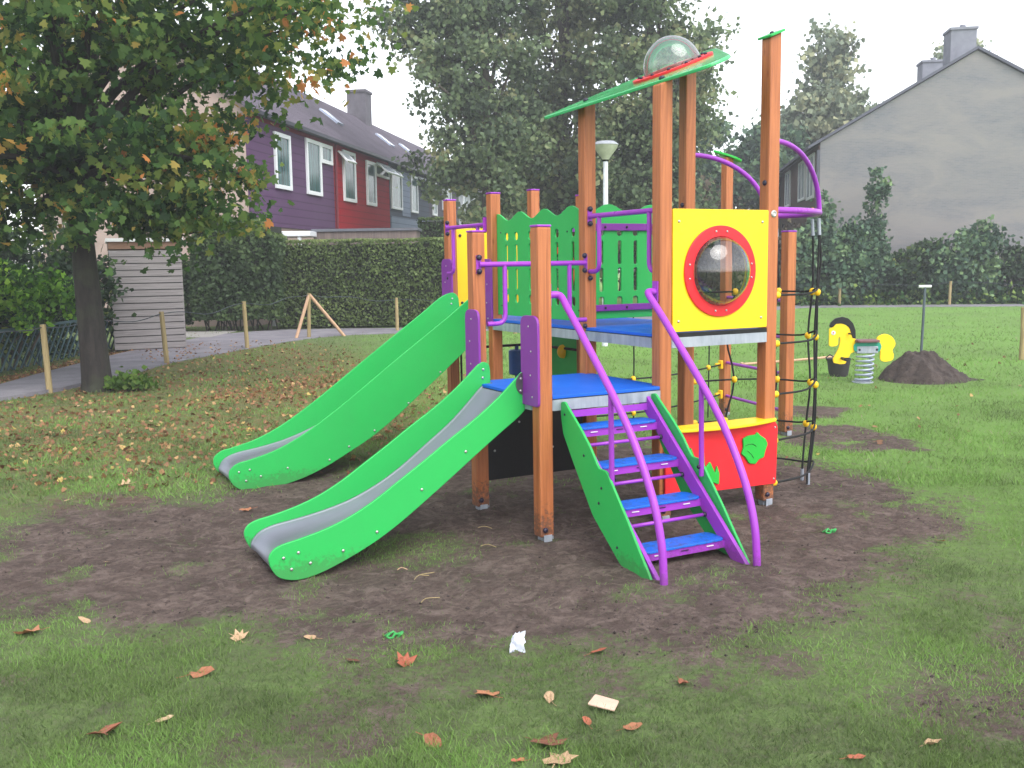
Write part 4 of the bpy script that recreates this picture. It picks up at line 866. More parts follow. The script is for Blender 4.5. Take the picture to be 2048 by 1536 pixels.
def lwin(y0, y1, z0, z1):
    f = MB(); x0, x1 = -.14, -.065; fr = .12
    f.box((x0, y0, z0), (x1, y0 + fr, z1)); f.box((x0, y1 - fr, z0), (x1, y1, z1)); f.box((x0, y0 + fr, z1 - fr), (x1, y1 - fr, z1)); f.box((x0, y0 + fr, z0), (x1, y1 - fr, z0 + fr)); f.box((x0, (y0 + y1) / 2 - .05, z0 + fr), (x1, (y0 + y1) / 2 + .05, z1 - fr))
    w = f.make('window', M['frame'], RH); p = MB(); p.box((x0 + .03, y0 + fr, z0 + fr), (x0 + .05, y1 - fr, z1 - fr)); p.make('pane', plain('curtained_glass', (150, 156, 170), .2), w)
lwin(.9, 3.0, 4.4, 6.3); lwin(3.6, 5.8, 4.5, 6.3); lwin(9, 11, 4.5, 6.3); lwin(2.0, 4.2, .9, 2.7)
HAZE = .0023
# ------------------------------------------------------------------ vegetation
def foliage_mat(name, stops, transl=.3, rough=.6):
    g = N(name); at = g.n('ShaderNodeAttribute', attribute_name='hue'); c = g.ramp(at.outputs['Fac'], [(p, lin(q)) for p, q in stops])
    g.set(Base_Color=c, Roughness=rough, Specular_IOR_Level=.25)
    tr = g.n('ShaderNodeBsdfTranslucent'); g.l(c, tr.inputs[0]); mx = g.n('ShaderNodeMixShader'); mx.inputs[0].default_value = transl
    g.l(g.b.outputs[0], mx.inputs[1]); g.l(tr.outputs[0], mx.inputs[2]); g.l(mx.outputs[0], g.out.inputs[0]); return g.m
def bark_mat(name, a, b_):
    g = N(name); co = g.coord('Object', (7, 7, 1.6)); n1 = g.noise(co, 1.5, 6, .7, .6); n2 = g.noise(g.coord(), 2.0, 4)
    c = g.ramp(n1, [(.3, lin(a)), (.7, lin(b_))]); c = g.mix(g.ramp(n2, [(.5, (0, 0, 0)), (.75, (.5, .5, .5))]), c, lin((74, 84, 60))); g.bump(n1, .8, .03); return g.set(Base_Color=c, Roughness=.9)
M['bark'] = bark_mat('bark', (50, 44, 40), (96, 88, 78)); M['bark_d'] = bark_mat('dark_bark', (26, 23, 22), (56, 50, 46))
KITE = np.array([(0, 0, 0), (.42, .42, .10), (0, 1, -.04), (-.42, .42, .10)])
MAPLE = np.array([(0, 0, 0), (.30, -.06, .03), (.62, .18, .08), (.34, .40, .02), (.52, .72, .07), (.20, .70, .0), (0, 1.05, -.05), (-.20, .70, .0), (-.52, .72, .07), (-.34, .40, .02), (-.62, .18, .08), (-.30, -.06, .03)])
TRIL = np.array([(-.35, 0, 0), (.35, 0, 0), (0, 1, .06)])
def place(C, size, shape, up=0.0, droop=0.0):
    n = len(C); nrm = RNG.normal(size=(n, 3)); nrm[:, 2] = nrm[:, 2] * (1 - up) + up * (1.2 + RNG.random(n)); nrm /= np.linalg.norm(nrm, axis=1)[:, None]
    t = RNG.normal(size=(n, 3)); t[:, 2] -= droop * 1.6; t -= nrm * (t * nrm).sum(1)[:, None]; t /= np.linalg.norm(t, axis=1)[:, None] + 1e-9; w = np.cross(nrm, t)
    s = (size * (.6 + .8 * RNG.random(n)))[:, None, None]
    V = C[:, None, :] + s * (shape[None, :, 0:1] * w[:, None, :] + (shape[None, :, 1:2] - .5) * t[:, None, :] + shape[None, :, 2:3] * nrm[:, None, :])
    k = len(shape); return V.reshape(-1, 3), np.arange(n * k).reshape(n, k)
def crown_points(lobes, nclu, per, cr, hollow=2.4, flat=.75):
    w = np.array([l[3] * l[4] * l[5] * (l[6] if len(l) > 6 else 1) for l in lobes]); w = w ** .8; w /= w.sum(); li = RNG.choice(len(lobes), nclu, p=w)
    L = np.array([l[:6] for l in lobes])[li]; d = RNG.normal(size=(nclu, 3)); d /= np.linalg.norm(d, axis=1)[:, None]
    C = L[:, :3] + d * (RNG.random(nclu) ** (1 / hollow))[:, None] * L[:, 3:6]
    r = cr * (.55 + .9 * RNG.random(nclu)); m = RNG.poisson(per, nclu) + 3
    ci = np.repeat(np.arange(nclu), m); P = C[ci] + RNG.normal(size=(len(ci), 3)) * (r[ci] * .5)[:, None] * np.array([1, 1, flat])
    hue = np.clip(.46 + .22 * RNG.normal(size=nclu)[ci] + .16 * RNG.normal(size=len(ci)), 0, 1); return C, P, hue
def limbs(b, base, top, r0, targets, n=14):
    base, top = Vector(base), Vector(top)
    for t in targets[:n]:
        t = Vector(t); f = min(.95, max(.35, (t.z - base.z) / max(.1, (top.z - base.z)) * .65)); s_ = base.lerp(top, f)
        m = s_.lerp(t, .5) + Vector((random.uniform(-.2, .2), random.uniform(-.2, .2), .12 * (t - s_).length)); rr = r0 * (1 - f * .6) * .42
        b.tube(catmull([s_, m, t], 4), [rr * (1 - .8 * k / 8) for k in range(9)], 6)
def tree(name, label, cat, loc, trunk, r0, lobes, nclu, per, cr, size, mat, bark, shape=KITE, group=None, nl=16, flat=.75, hollow=2.4, droop=0.):
    t = thing(name, label, cat, (loc[0], loc[1], loc[2] if len(loc) > 2 else 0), 0, group)
    C, P, hue = crown_points(lobes, nclu, per, cr, hollow, flat); P = P[P[:, 2] > .15 if len(P) else slice(None)]; hue = hue[:len(P)]
    if name == 'maple_tree': hue = np.clip(hue + .34 * np.clip((P[:, 0] - 2.0) / 1.6, 0, 1) * (RNG.random(len(P)) < .55) + .10 * (fbm(P[:, 0] + 9, P[:, 2], .9, 2) - .5), 0, 1)
    b = MB(); k = len(trunk); path = catmull(trunk, 5); n = len(path); top = trunk[-1]
    rad = [r0 * (1 - .68 * i / (n - 1)) * (1 + .35 * math.exp(-i * 1.3)) for i in range(n)]; b.tube(path, rad, 14)
    idx = RNG.choice(len(C), min(nl, len(C)), replace=False); limbs(b, trunk[0], top, r0, [C[i] for i in idx], nl)
    b.make('trunk', bark, t, True)
    V, F = place(P, np.full(len(P), size), shape, 0.15, droop); np_mesh('crown', V, F, mat, t, {'hue': ('FACE', hue)}); return t
mt = foliage_mat('autumn_maple_leaves', [(0, (38, 65, 38)), (.3, (63, 97, 49)), (.58, (97, 128, 65)), (.78, (134, 150, 76)), (.91, (170, 160, 84)), (.985, (206, 162, 84)), (1, (212, 138, 80))], .55)
tree('maple_tree', 'broad maple with autumn leaves and a dark trunk standing beside the grey path', 'tree', (-6.42, 14.92), [(0, 0, -.1), (-.02, 0, .5), (-.06, 0, 1.6), (-.12, .02, 2.8), (-.32, .1, 4.4), (-.4, .1, 6.5), (-.3, .0, 9)], .235,
     [(-.3, .1, 6.6, 4.3, 3.8, 2.5), (3.0, -.3, 5.7, 1.7, 2.0, 1.2, 1.1), (.3, -.1, 4.3, 2.4, 2.6, 1.6, 1.4), (1.75, -.4, 3.2, .85, 1.2, .85, 2.2), (-3.2, -.2, 4.3, 2.4, 2.6, 2.0, 1.1), (-.9, -.6, 3.2, 1.5, 1.6, 1.2, 1.4), (.7, -1.2, 2.9, 1.1, .9, .75, 1.8), (-1.6, -.8, 2.8, 1.5, 1.2, .8, 1.6), (2.5, -.6, 2.75, .35, .4, .45, 4), (1.35, -.7, 2.5, .75, .6, .42, 3.5), (3.9, -.8, 4.55, 1.15, .9, .65, .75), (2.8, -.5, 4.3, 1.0, .9, .7, .9)],
     640, 50, .54, .105, mt, M['bark_d'], MAPLE, nl=60, flat=.42, hollow=3, droop=.6)
m1 = foliage_mat('grey_green_foliage', [(0, (69, 84, 64)), (.4, (105, 124, 91)), (.7, (134, 151, 108)), (.92, (150, 160, 118)), (1, (160, 160, 118))], .45)
m2 = foliage_mat('olive_foliage', [(0, (74, 86, 67)), (.5, (115, 129, 91)), (1, (160, 165, 117))], .45)
m3 = foliage_mat('haze_lightened_foliage', [(0, (92, 107, 92)), (.5, (132, 145, 118)), (1, (171, 171, 132))], .3)  # far foliage colours lightened to paint in the haze
m4 = foliage_mat('dark_shrub', [(0, (27, 43, 29)), (.5, (52, 75, 48)), (.85, (82, 108, 59)), (1, (126, 138, 71))], .2)
m5 = foliage_mat('bright_laurel', [(0, (30, 56, 24)), (.4, (76, 122, 42)), (.75, (134, 184, 60)), (1, (176, 214, 84))], .4)
m6 = foliage_mat('brown_shrub', [(0, (58, 50, 42)), (.5, (92, 82, 66)), (1, (120, 112, 84))], .2)
m7 = foliage_mat('blue_green_shrub', [(0, (47, 70, 57)), (.5, (82, 110, 85)), (1, (130, 155, 107))], .2)
tree('broadleaf_tree', 'tall grey green tree with a loose left side, next to the terrace row', 'tree', (-.9, 38), [(0, 0, 0), (.1, 0, 4), (.05, 0, 9), (.1, 0, 16)], .32,
     [(.2, 0, 12.5, 2.2, 2.2, 7.5, 1.3), (-1.6, 0, 9.0, 1.5, 1.8, 2.8, .7), (-1.5, .3, 5.6, 1.3, 1.6, 1.3, .9), (-2.4, 0, 11.8, 1.6, 1.6, 2.2, .8), (.6, 0, 6.0, 1.9, 1.8, 3.2, 1.3), (-1.2, 0, 15.5, 2.4, 2, 3)], 430, 84, .62, .20, m1, M['bark'], nl=30)
tree('broadleaf_tree', 'tall dense tree directly behind the wavy green panels', 'tree', (2.3, 42), [(0, 0, 0), (0, 0, 6), (0.1, 0, 16)], .35,
     [(0, 0, 11, 2.6, 2.4, 7.5), (-1.0, 0, 6, 2.2, 2, 3.6), (1.2, 0, 5.2, 2.4, 2, 3.2), (.4, 0, 15, 2.3, 2, 3.5)], 420, 88, .7, .205, m2, M['bark'], nl=22)
tree('broadleaf_tree', 'tall dark tree behind the roofed tower, rounded against the sky on its right', 'tree', (5.5, 39), [(0, 0, 0), (0, 0, 6), (.1, 0, 15)], .33,
     [(0, 0, 10.5, 2.5, 2.3, 5.6), (.9, 0, 8.0, 1.6, 2, 3.2), (-.8, 0, 5.2, 2.3, 2, 3.2), (1.0, .2, 4.0, 1.6, 1.6, 2.0), (.2, 0, 14.0, 2.0, 1.8, 2.2)], 430, 84, .66, .20, m1, M['bark'], nl=22)
tree('broadleaf_tree', 'lower rounded tree between the tall dark tree and the right tower post', 'tree', (12.5, 56), [(0, 0, 0), (0, 0, 5), (0, 0, 8)], .25, [(0, 0, 6.6, 3.0, 2.6, 3.0), (2.6, 0, 7.0, 1.8, 2, 2.6), (-2.4, 0, 5.0, 2, 2, 2.8)], 240, 40, .8, .32, m7, M['bark'])
tree('poplar_tree', 'pale tall tree with a narrow peak left of the gable roof', 'tree', (18.6, 60), [(0, 0, 0), (0.3, 0, 6), (.8, 0, 14)], .3, [(.9, 0, 12.4, 1.6, 1.6, 3.6, 1.4), (-.6, 0, 8.2, 3.0, 2.4, 3.2), (2.2, 0, 8.4, 2.6, 2.2, 2.6), (-2.6, 0, 6.2, 2.4, 2.2, 3.0), (.9, 0, 10.0, 2.6, 2.0, 2.6), (4.2, 0, 9.2, 2.0, 1.8, 1.8)], 420, 44, .8, .34, m3, M['bark'])
tree('broadleaf_tree', 'small pale tree top showing behind the taller chimney', 'tree', (29.0, 64), [(0, 0, 0), (0, 0, 10)], .2, [(0, 0, 14.3, 1.6, 1.6, 1.5), (-3.5, 0, 11.0, 2.2, 1.6, 1.6)], 70, 34, .6, .3, m3, M['bark'], nl=8)
tree('broadleaf_tree', 'yellowish tree behind the far end of the terrace row', 'tree', (-2.4, 84), [(0, 0, 0), (0, 0, 8)], .2, [(0, 0, 9.6, 2.0, 2, 2.2), (2.6, 0, 7.6, 2.2, 2, 2.6)], 110, 36, .7, .4, foliage_mat('yellow_tree', [(0, (120, 118, 76)), (1, (176, 160, 96))], .3), M['bark'], nl=8)
for x_, y_, r_, h_, m_, lb in ((9.0, 50, 2.6, 5.6, m6, 'brownish thicket tree behind the rope net'), (6.0, 52, 3.4, 6.2, m2, 'dark tree crown low behind the roofed tower'), (0.5, 50, 3.2, 6.0, m2, 'dark low tree at the end of the hedge'), (-3.0, 78, 3.4, 7.5, m2, 'distant rounded tree closing the view past the terrace')):
    tree('broadleaf_tree', lb, 'tree', (x_, y_), [(0, 0, 0), (0, 0, h_ * .6)], .2, [(0, 0, h_ * .55, r_, r_ * .8, h_ * .5), (r_ * .7, 0, h_ * .4, r_ * .7, r_ * .6, h_ * .38)], 190, 36, .75, .32, m_, M['bark'], nl=8)

def shrub(name, label, cat, loc, lobes, nclu, per, cr, size, mat, nl=8, up=.1, stems='stems', crown='foliage'):
    t = thing(name, label, cat, loc); C, P, hue = crown_points(lobes, nclu, per, cr, 1.9, .8); ok = P[:, 2] > .02; P, hue = P[ok], hue[ok]
    b = MB(); idx = RNG.choice(len(C), min(nl, len(C)), replace=False)
    for i in idx:
        c = C[i]; b.tube(catmull([(c[0] * .25, c[1] * .25, -.05), (c[0] * .6, c[1] * .6, max(.1, c[2] * .5)), tuple(c)], 3), [.03, .028, .025, .02, .016, .012, .008], 5)
    b.make(stems, M['bark'], t); V, F = place(P, np.full(len(P), size), KITE, up); np_mesh(crown, V, F, mat, t, {'hue': ('FACE', hue)}); return t
shrub('laurel_bush', 'bright green laurel bush above the lattice fence at the left edge', 'bush', (-9.6, 18.2, 0), [(0, 0, 1.45, 1.25, 1.0, .5), (.8, -.3, 1.25, .75, .8, .45), (-.6, -1.6, 1.3, 1.2, 1.2, .55)], 190, 40, .26, .11, m5)
shrub('shrub', 'dark shrub filling the gap below the laurel bush', 'bush', (-9.9, 16.6, 0), [(0, 0, .6, .75, 2.4, .6), (.2, 3.2, .7, .7, 2.0, .7), (-.6, 5, .9, 1, 1.5, .9)], 200, 34, .28, .10, m4)
shrub('shrub', 'dark leafy shrub between the maple trunk and the grey shed', 'bush', (-9.3, 21.6, 0), [(0, 0, 1.3, .75, .8, 1.3), (-.9, .6, 1.8, 1.0, 1.0, 1.6), (-2.4, .9, 1.6, 1.3, 1, 1.4)], 190, 36, .35, .12, m4)
shrub('grass_tuft', 'green grass tuft beside the foot of the maple trunk', 'grass tuft', (-5.85, 14.75, 0), [(0, 0, .05, .3, .22, .15)], 30, 26, .14, .09, foliage_mat('tuft_green', [(0, (58, 84, 36)), (.5, (92, 124, 52)), (1, (140, 156, 84))], .4), nl=3)
shrub('shrub', 'tall dark evergreen shrub against the left corner of the grey gable', 'bush', (12.3, 38.8, 0), [(0, 0, 1.5, 1.2, .9, 1.5), (.2, .2, 3.0, .45, .4, 1.4), (-.5, 0, 2.4, .5, .5, 1.1)], 150, 34, .4, .2, m7)
shrub('conifer_sapling', 'slender young conifer rising highest before the grey gable', 'conifer', (14.35, 38.6, 0), [(0, 0, 1.2, .9, .8, 1.2), (0, 0, 2.8, .55, .5, 1.0), (.15, 0, 4.4, .36, .36, .75), (.05, 0, 3.7, .25, .25, .7)], 130, 32, .3, .17, m7)
shrub('shrub', 'bluish bush left of the slender conifer sapling', 'bush', (13.3, 38.2, 0), [(0, 0, 1.4, .9, .8, 1.3), (.3, 0, 2.5, .6, .6, .7)], 100, 32, .4, .19, m7)
shrub('shrub', 'brown twiggy bush right behind the rope net', 'bush', (11.2, 40.2, 0), [(0, 0, 1.5, 1.6, .9, 1.6), (-1.6, 0, 1.2, 1.3, .8, 1.3)], 150, 30, .5, .2, m6)
shrub('shrub', 'wide dark bush between the conifer sapling and the T handled rod', 'bush', (16.0, 38.4, 0), [(0, 0, 1.0, 1.3, .8, 1.1), (.5, 0, 1.7, .6, .6, .8)], 120, 32, .42, .19, m4)
shrub('shrub', 'tallest leafy bush in front of the middle of the grey gable', 'bush', (17.9, 38.0, 0), [(0, 0, 1.4, 1.3, .9, 1.4), (.3, 0, 2.3, .9, .7, .75), (-.9, 0, 1.2, .9, .7, 1.0)], 170, 34, .42, .19, m7)
shrub('shrub', 'low greyish bush at the right edge before the gable', 'bush', (20.4, 37.6, 0), [(0, 0, 1.0, 1.5, .9, 1.1), (-.9, 0, 1.5, .8, .6, .7), (1.7, 0, .9, 1.4, .9, 1.0)], 150, 34, .42, .19, m4)
ivy = foliage_mat('ivy_green', [(0, (30, 52, 32)), (.5, (60, 96, 48)), (1, (120, 142, 64))], .25)
n = 9000; P = np.stack([RNG.uniform(6.5, 26, n), np.zeros(n), np.abs(RNG.normal(0, .28, n)) + .03], -1); P[:, 1] = 39.9 - .15 * (P[:, 0] - 6.5) + RNG.normal(0, .7, n)
V, F = place(P, np.full(n, .17), KITE, .3); stuff(np_mesh('undergrowth', V, F, ivy, None, {'hue': ('FACE', RNG.random(n))}), 'low green ivy and undergrowth along the foot of the shrubs on the right', 'undergrowth')

def hedge(name, label, loc, dims, rz, n, size, mat, rounded_top=False, leggy=0.0):
    t = thing(name, label, 'hedge', loc, rz); lx, ly, lz = dims
    b = MB(); b.box((.1, .1, leggy), (lx - .1, ly - .1, lz - .12)); b.make('dark_core', plain('dark_core_fill', (34, 38, 26), .95) if 'twig' not in M else M['twig'], t)  # solid dark box filling the inside of the hedge
    if leggy:
        b = MB()
        for k in range(26): x_ = random.uniform(.1, lx - .1); b.tube([(x_, random.uniform(.15, ly - .1), -.02), (x_ + random.uniform(-.1, .1), random.uniform(.15, ly - .1), leggy + .1)], .022, 5)
        b.make('stems', M['bark'], t)
    A = [lx * lz, lx * lz, ly * lz, ly * lz, lx * ly]; w = np.array(A); w[1] *= .3; w /= w.sum(); f = RNG.choice(5, n, p=w); a, c = RNG.random(n), RNG.random(n); P = np.zeros((n, 3))
    off = lambda u, v: (fbm(u, v, 1.1, 4) - .5) * .30 + RNG.normal(0, .03, n)
    zz = leggy + c * (lz - leggy)
    o1 = off(a * lx + 5, zz)
    P[:, 0] = np.where((f == 0) | (f == 1) | (f == 4), a * lx, np.where(f == 2, -o1, lx + o1))
    P[:, 1] = np.where(f == 0, -o1, np.where(f == 1, ly + o1, np.where(f == 4, c * ly, a * ly)))
    P[:, 2] = np.where(f == 4, lz + off(a * lx, c * ly + 3) * (.25 if not rounded_top else 1.0), zz)
    if rounded_top:
        e = np.minimum(P[:, 0], lx - P[:, 0]) / (lx * .5); P[:, 2] -= np.clip(.5 - e, 0, 1) * .9 * (P[:, 2] / lz) ** 3
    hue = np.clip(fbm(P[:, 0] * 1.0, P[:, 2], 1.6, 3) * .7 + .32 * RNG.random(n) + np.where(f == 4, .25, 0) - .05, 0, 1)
    V, F = place(P, np.full(n, size), KITE, .12); np_mesh('foliage', V, F, mat, t, {'hue': ('FACE', hue)}); return t
hm = foliage_mat('clipped_hedge_leaves', [(0, (58, 72, 44)), (.4, (90, 108, 62)), (.7, (114, 132, 78)), (1, (146, 158, 96))], .3)
hm2 = foliage_mat('dark_hedge_leaves', [(0, (34, 48, 32)), (.5, (66, 86, 52)), (.85, (98, 118, 68)), (1, (134, 146, 86))], .2)
hedge('hedge', 'long neatly clipped green hedge running behind the corner stake', (-6.75, 28.45, 0), (9.0, 1.1, 2.56), 0, 26000, .085, hm, leggy=.08)
hedge('hedge', 'taller shaggy dark hedge between the shed and the clipped hedge', (-9.0, 27.55, 0), (2.35, 1.6, 3.1), .0, 13000, .11, hm2, True, .35)
hedge('hedge', 'small dark box hedge above the clipped hedge beside the left slide post', (-3.0, 32.3, 0), (1.0, 1.0, 3.35), 0, 3500, .09, hm2)
hedge('hedge', 'dark hedge in the gap right behind the grey shed', (-11.0, 27.6, 0), (1.6, 1.2, 2.3), .0, 5000, .11, hm2, True, .2)
pv = MB(); pv.box((-9.6, 25.5, -.02), (-7.9, 28.0, .018)); structure(pv.make('paving', plain('pale_paving', (150, 146, 142), .8)))

# ---------------------------------------------------------------- grass
gm = foliage_mat('grass_blades', [(0, (88, 104, 66)), (.3, (102, 122, 72)), (.55, (116, 142, 78)), (.78, (126, 168, 82)), (.88, (148, 148, 112)), (1, (164, 154, 132))], .35, .7)
def sample(n, y0, y1, p):
    y = (y0 ** (1 - p) + RNG.random(n) * (y1 ** (1 - p) - y0 ** (1 - p))) ** (1 / (1 - p)); x = RNG.uniform(-1, 1, n) * (y * .56 + .5); return x, y
VV, FF, HH = [], [], []; base = 0
for n, y0, y1, hgt, wd in ((290000, 2.9, 7.5, .027, .0040), (110000, 7.5, 14, .040, .0085), (70000, 14, 36, .045, .017)):
    x, y = sample(n, y0, y1, 1.35); d = dirt_mask(x, y); keep = RNG.random(n) > np.clip(d ** 1.6 * 1.1, 0, .975); keep &= poly_sd(x, y, PATH) > .02
    dens = fbm(x + 7, y, 2.4, 4); keep &= RNG.random(n) < np.clip((dens - .34) * 4.2, .34, 1)
    x, y, d, dens = x[keep], y[keep], d[keep], dens[keep]; n = len(x); z = height(x, y)
    hh = hgt * (.45 + 1.0 * RNG.random(n)) * (.6 + .9 * np.clip(fbm(x, y + 20, 3.0, 3), 0, 1)) * (1 - .4 * d); a = RNG.random(n) * 6.283; dx, dy = np.cos(a), np.sin(a); ln = hh * RNG.uniform(.2, 1.3, n); a2 = RNG.random(n) * 6.283
    w = wd * (.6 + .7 * RNG.random(n)); p = np.stack([x, y, z - .004], -1); side = np.stack([-dy, dx, 0 * x], -1) * w[:, None]; lean = np.stack([np.cos(a2) * ln, np.sin(a2) * ln, hh], -1)
    q = np.stack([p - side / 2, p + side / 2, p + side * .35 + lean * .6 , p + lean], 1); VV.append(q.reshape(-1, 3)); FF.append(np.arange(n * 4).reshape(n, 4) + base); base += n * 4
    HH.append(np.clip(.12 + 1.25 * (fbm(x - 4, y, 1.5, 4) - .22) + .14 * RNG.normal(size=n) + .25 * lush_mask(x, y), 0, .8 + .2 * (RNG.random(n) < .12)))
stuff(np_mesh('grass', np.concatenate(VV), np.concatenate(FF), gm, None, {'hue': ('FACE', np.concatenate(HH))}), 'short patchy green grass growing over the lawn', 'grass')

# crumbs of soil
CL = np.array([(1, 0, 0), (0, 1, 0), (-1, 0, 0), (0, -1, 0), (0, 0, .8), (0, 0, -.8)]); CF = np.array([(0, 1, 4), (1, 2, 4), (2, 3, 4), (3, 0, 4), (1, 0, 5), (2, 1, 5), (3, 2, 5), (0, 3, 5)])
x, y = sample(13000, 3.6, 10.5, 1.1); k = dirt_mask(x, y) > .45; k &= RNG.random(len(x)) < np.clip((fbm(x, y + 40, 2, 3) - .48) * 6, .06, 1); x, y = x[k], y[k]; n = len(x)
s_ = .002 + .011 * RNG.random(n) ** 5; z = height(x, y); V = np.stack([x, y, z + s_ * .2], -1)[:, None, :] + CL[None] * s_[:, None, None] * (.6 + .8 * RNG.random((n, 6, 1)))
F = (CF[None] + (np.arange(n) * 6)[:, None, None]).reshape(-1, 3)
stuff(np_mesh('soil_crumbs', V.reshape(-1, 3), F, M['soil'], None, None), 'crumbs of dark soil on the bare ground round the climbing frame', 'soil crumbs')

# ---------------------------------------------------------------- fallen leaves
def leaf_mat(name, a, b_):
    g = N(name); oi = g.n('ShaderNodeObjectInfo'); n1 = g.noise(g.coord('Object', (30, 30, 30)), 1.0, 4)
    c = g.ramp(oi.outputs['Random'], [(0, lin(a)), (1, lin(b_))]); c = g.mix(g.ramp(n1, [(.4, (0, 0, 0)), (.7, (.5, .5, .5))]), c, lin((110, 66, 44))); return g.set(Base_Color=c, Roughness=.75)
LMAT = {'brown': leaf_mat('dry_brown_leaf', (140, 86, 62), (172, 118, 84)), 'pale': leaf_mat('pale_leaf', (176, 146, 112), (200, 172, 138)), 'dark': leaf_mat('dark_brown_leaf', (82, 52, 42), (110, 68, 50)), 'rust': leaf_mat('rust_leaf', (156, 84, 62), (176, 102, 76)), 'yellow': leaf_mat('yellow_leaf', (172, 142, 76), (192, 162, 98))}
def leaf_mesh(kind, mat, seed):
    r = random.Random(seed); out = [(p[0], p[1] - .45) for p in MAPLE] if kind == 'maple' else [(.32 * math.sin(2 * math.pi * k / 12), .55 * math.cos(2 * math.pi * k / 12)) for k in range(12)]
    out = [(x * r.uniform(.72, 1.05), y * r.uniform(.78, 1.05)) for x, y in out]
    cx_, cy_ = r.uniform(-.9, .9), r.uniform(.4, 2.2); vs = [(0, 0, .02)]; fs = []
    f = lambda x, y: .06 + cx_ * .25 * x + cy_ * .55 * (x * x) + .25 * y * y * r.uniform(.2, 1.4) + r.uniform(-.09, .09)
    n = len(out)
    for s in (.5, 1.0):
        for x, y in out: vs.append((x * s, y * s, f(x * s, y * s) * (1 if s == 1 else .8)))
    for i in range(n): j = (i + 1) % n; fs += [(0, 1 + i, 1 + j), (1 + i, 1 + n + i, 1 + n + j, 1 + j)]
    b = MB(); b.add(vs, fs); b.tube([(0, -.42, .08), (.05, -.7, .06), (.12, -.95, .10)], .018, 4); me = b.mesh('leaf'); me.materials.append(LMAT[mat]); return me
LMESH = {(k, m): [leaf_mesh(k, m, i * 13 + len(m)) for i in range(5)] for k in ('maple', 'oval') for m in LMAT}
def put_leaf(x, y, size, kind, mat, label, group, rz=None, tilt=.28, dz=.010):
    o = bpy.data.objects.new('fallen_leaf', random.choice(LMESH[(kind, mat)])); COL.objects.link(o); z = float(height(np.array([x]), np.array([y]))[0])
    o.location = (x, y, z + dz); o.scale = (size, size, size * random.uniform(.5, 1.0)); o.rotation_euler = (random.uniform(-tilt, tilt), random.uniform(-tilt, tilt), rz if rz is not None else random.uniform(0, 6.28)); tag(o, label, 'leaf', group); return o
NEAR = [(-.53, 4.36, .105, 'maple', 'rust', 'reddish curled leaf left of the white wrapper at the soil edge'), (-.14, 4.01, .11, 'maple', 'brown', 'large crumpled brown leaf in the grass below the white wrapper'),
        (.39, 4.38, .09, 'oval', 'rust', 'rust coloured leaf on the soil edge right of the white wrapper'), (.16, 3.40, .13, 'maple', 'pale', 'large pale tan leaf lowest in the middle foreground'),
        (.13, 3.53, .14, 'maple', 'dark', 'dark brown leaf touching the large pale tan leaf'), (.14, 3.93, .08, 'oval', 'pale', 'small pale leaf left of the beige cardboard piece'),
        (-1.65, 3.69, .13, 'maple', 'brown', 'orange brown leaf with a long stem in the left foreground grass'), (-.33, 3.57, .10, 'oval', 'brown', 'brown leaf beside a dark clod in the centre foreground'),
        (0.0, 3.40, .06, 'oval', 'rust', 'small rust leaf left of the dark and pale leaf pair'), (.28, 3.71, .07, 'oval', 'rust', 'small orange leaf just below the beige cardboard piece'),
        (.46, 3.65, .08, 'oval', 'brown', 'brown leaf right of the small orange leaf below the cardboard'), (.72, 4.01, .09, 'oval', 'brown', 'brown leaf in grass to the right of the cardboard piece'),
        (-1.44, 4.24, .12, 'oval', 'brown', 'long narrow brown leaf on the left lawn by the soil edge'), (-1.45, 3.79, .08, 'oval', 'pale', 'small pale brown leaf right of the long stemmed leaf'),
        (-2.5, 4.76, .13, 'maple', 'brown', 'flat brown leaf on soil at the far left foreground'), (-1.03, 4.67, .08, 'oval', 'pale', 'small tan leaf on the soil left of the green scrap'),
        (-1.4, 4.70, .09, 'maple', 'pale', 'pale upright leaf on the soil edge, left foreground'), (-2.28, 4.94, .09, 'oval', 'pale', 'whitish leaf on the soil near the left edge'),
        (1.23, 3.33, .07, 'oval', 'rust', 'small orange leaf at the bottom edge, right half'), (-2.05, 7.24, .10, 'oval', 'brown', 'brown leaf on soil in front of the far slide foot'),
        (-3.35, 8.18, .12, 'maple', 'pale', 'light brown leaf at the left end of the bare soil'), (-2.55, 4.02, .12, 'maple', 'dark', 'mottled brown leaf clump at the left edge of the foreground'), (1.55, 3.42, .08, 'oval', 'pale', 'pale leaf in the lower right grass')]
for x, y, s_, k, m, lb in NEAR: put_leaf(x, y, s_ * .95, k, m, lb, 'large fallen leaves in the foreground')
cnt = 0
while cnt < 270:
    x_ = random.uniform(-9, 4); y_ = random.uniform(4.2, 15)
    lm = float(litter_mask(np.array([x_]), np.array([y_]))[0]); p = lm + .02
    if abs(x_) > y_ * .56 + .2 or random.random() > p or (-2.2 < x_ < 2.6 and 4.9 < y_ < 8.4): continue
    if float(poly_sd(np.array([x_]), np.array([y_]), PATH)[0]) < .03: continue
    put_leaf(x_, y_, random.uniform(.035, .072), random.choice(('maple', 'oval')), random.choice(('brown', 'brown', 'dark', 'pale', 'rust', 'brown')), 'small dry leaf scattered on the lawn under and beyond the slides', 'small dry leaves scattered over the lawn'); cnt += 1
n = 38000; x, y = sample(n, 8, 30, .9); x = x * 1.0; lm = litter_mask(x, y); k = RNG.random(n) < lm * .9 + .006
band = (poly_sd(x, y, PATH) < .6) & (x < -6.5) & (y < 24) & (poly_sd(x, y, PATH) > -.15) & (x < -7.9 + (y - 21) * .15 * (y > 21)); k |= band & (RNG.random(n) < .9)
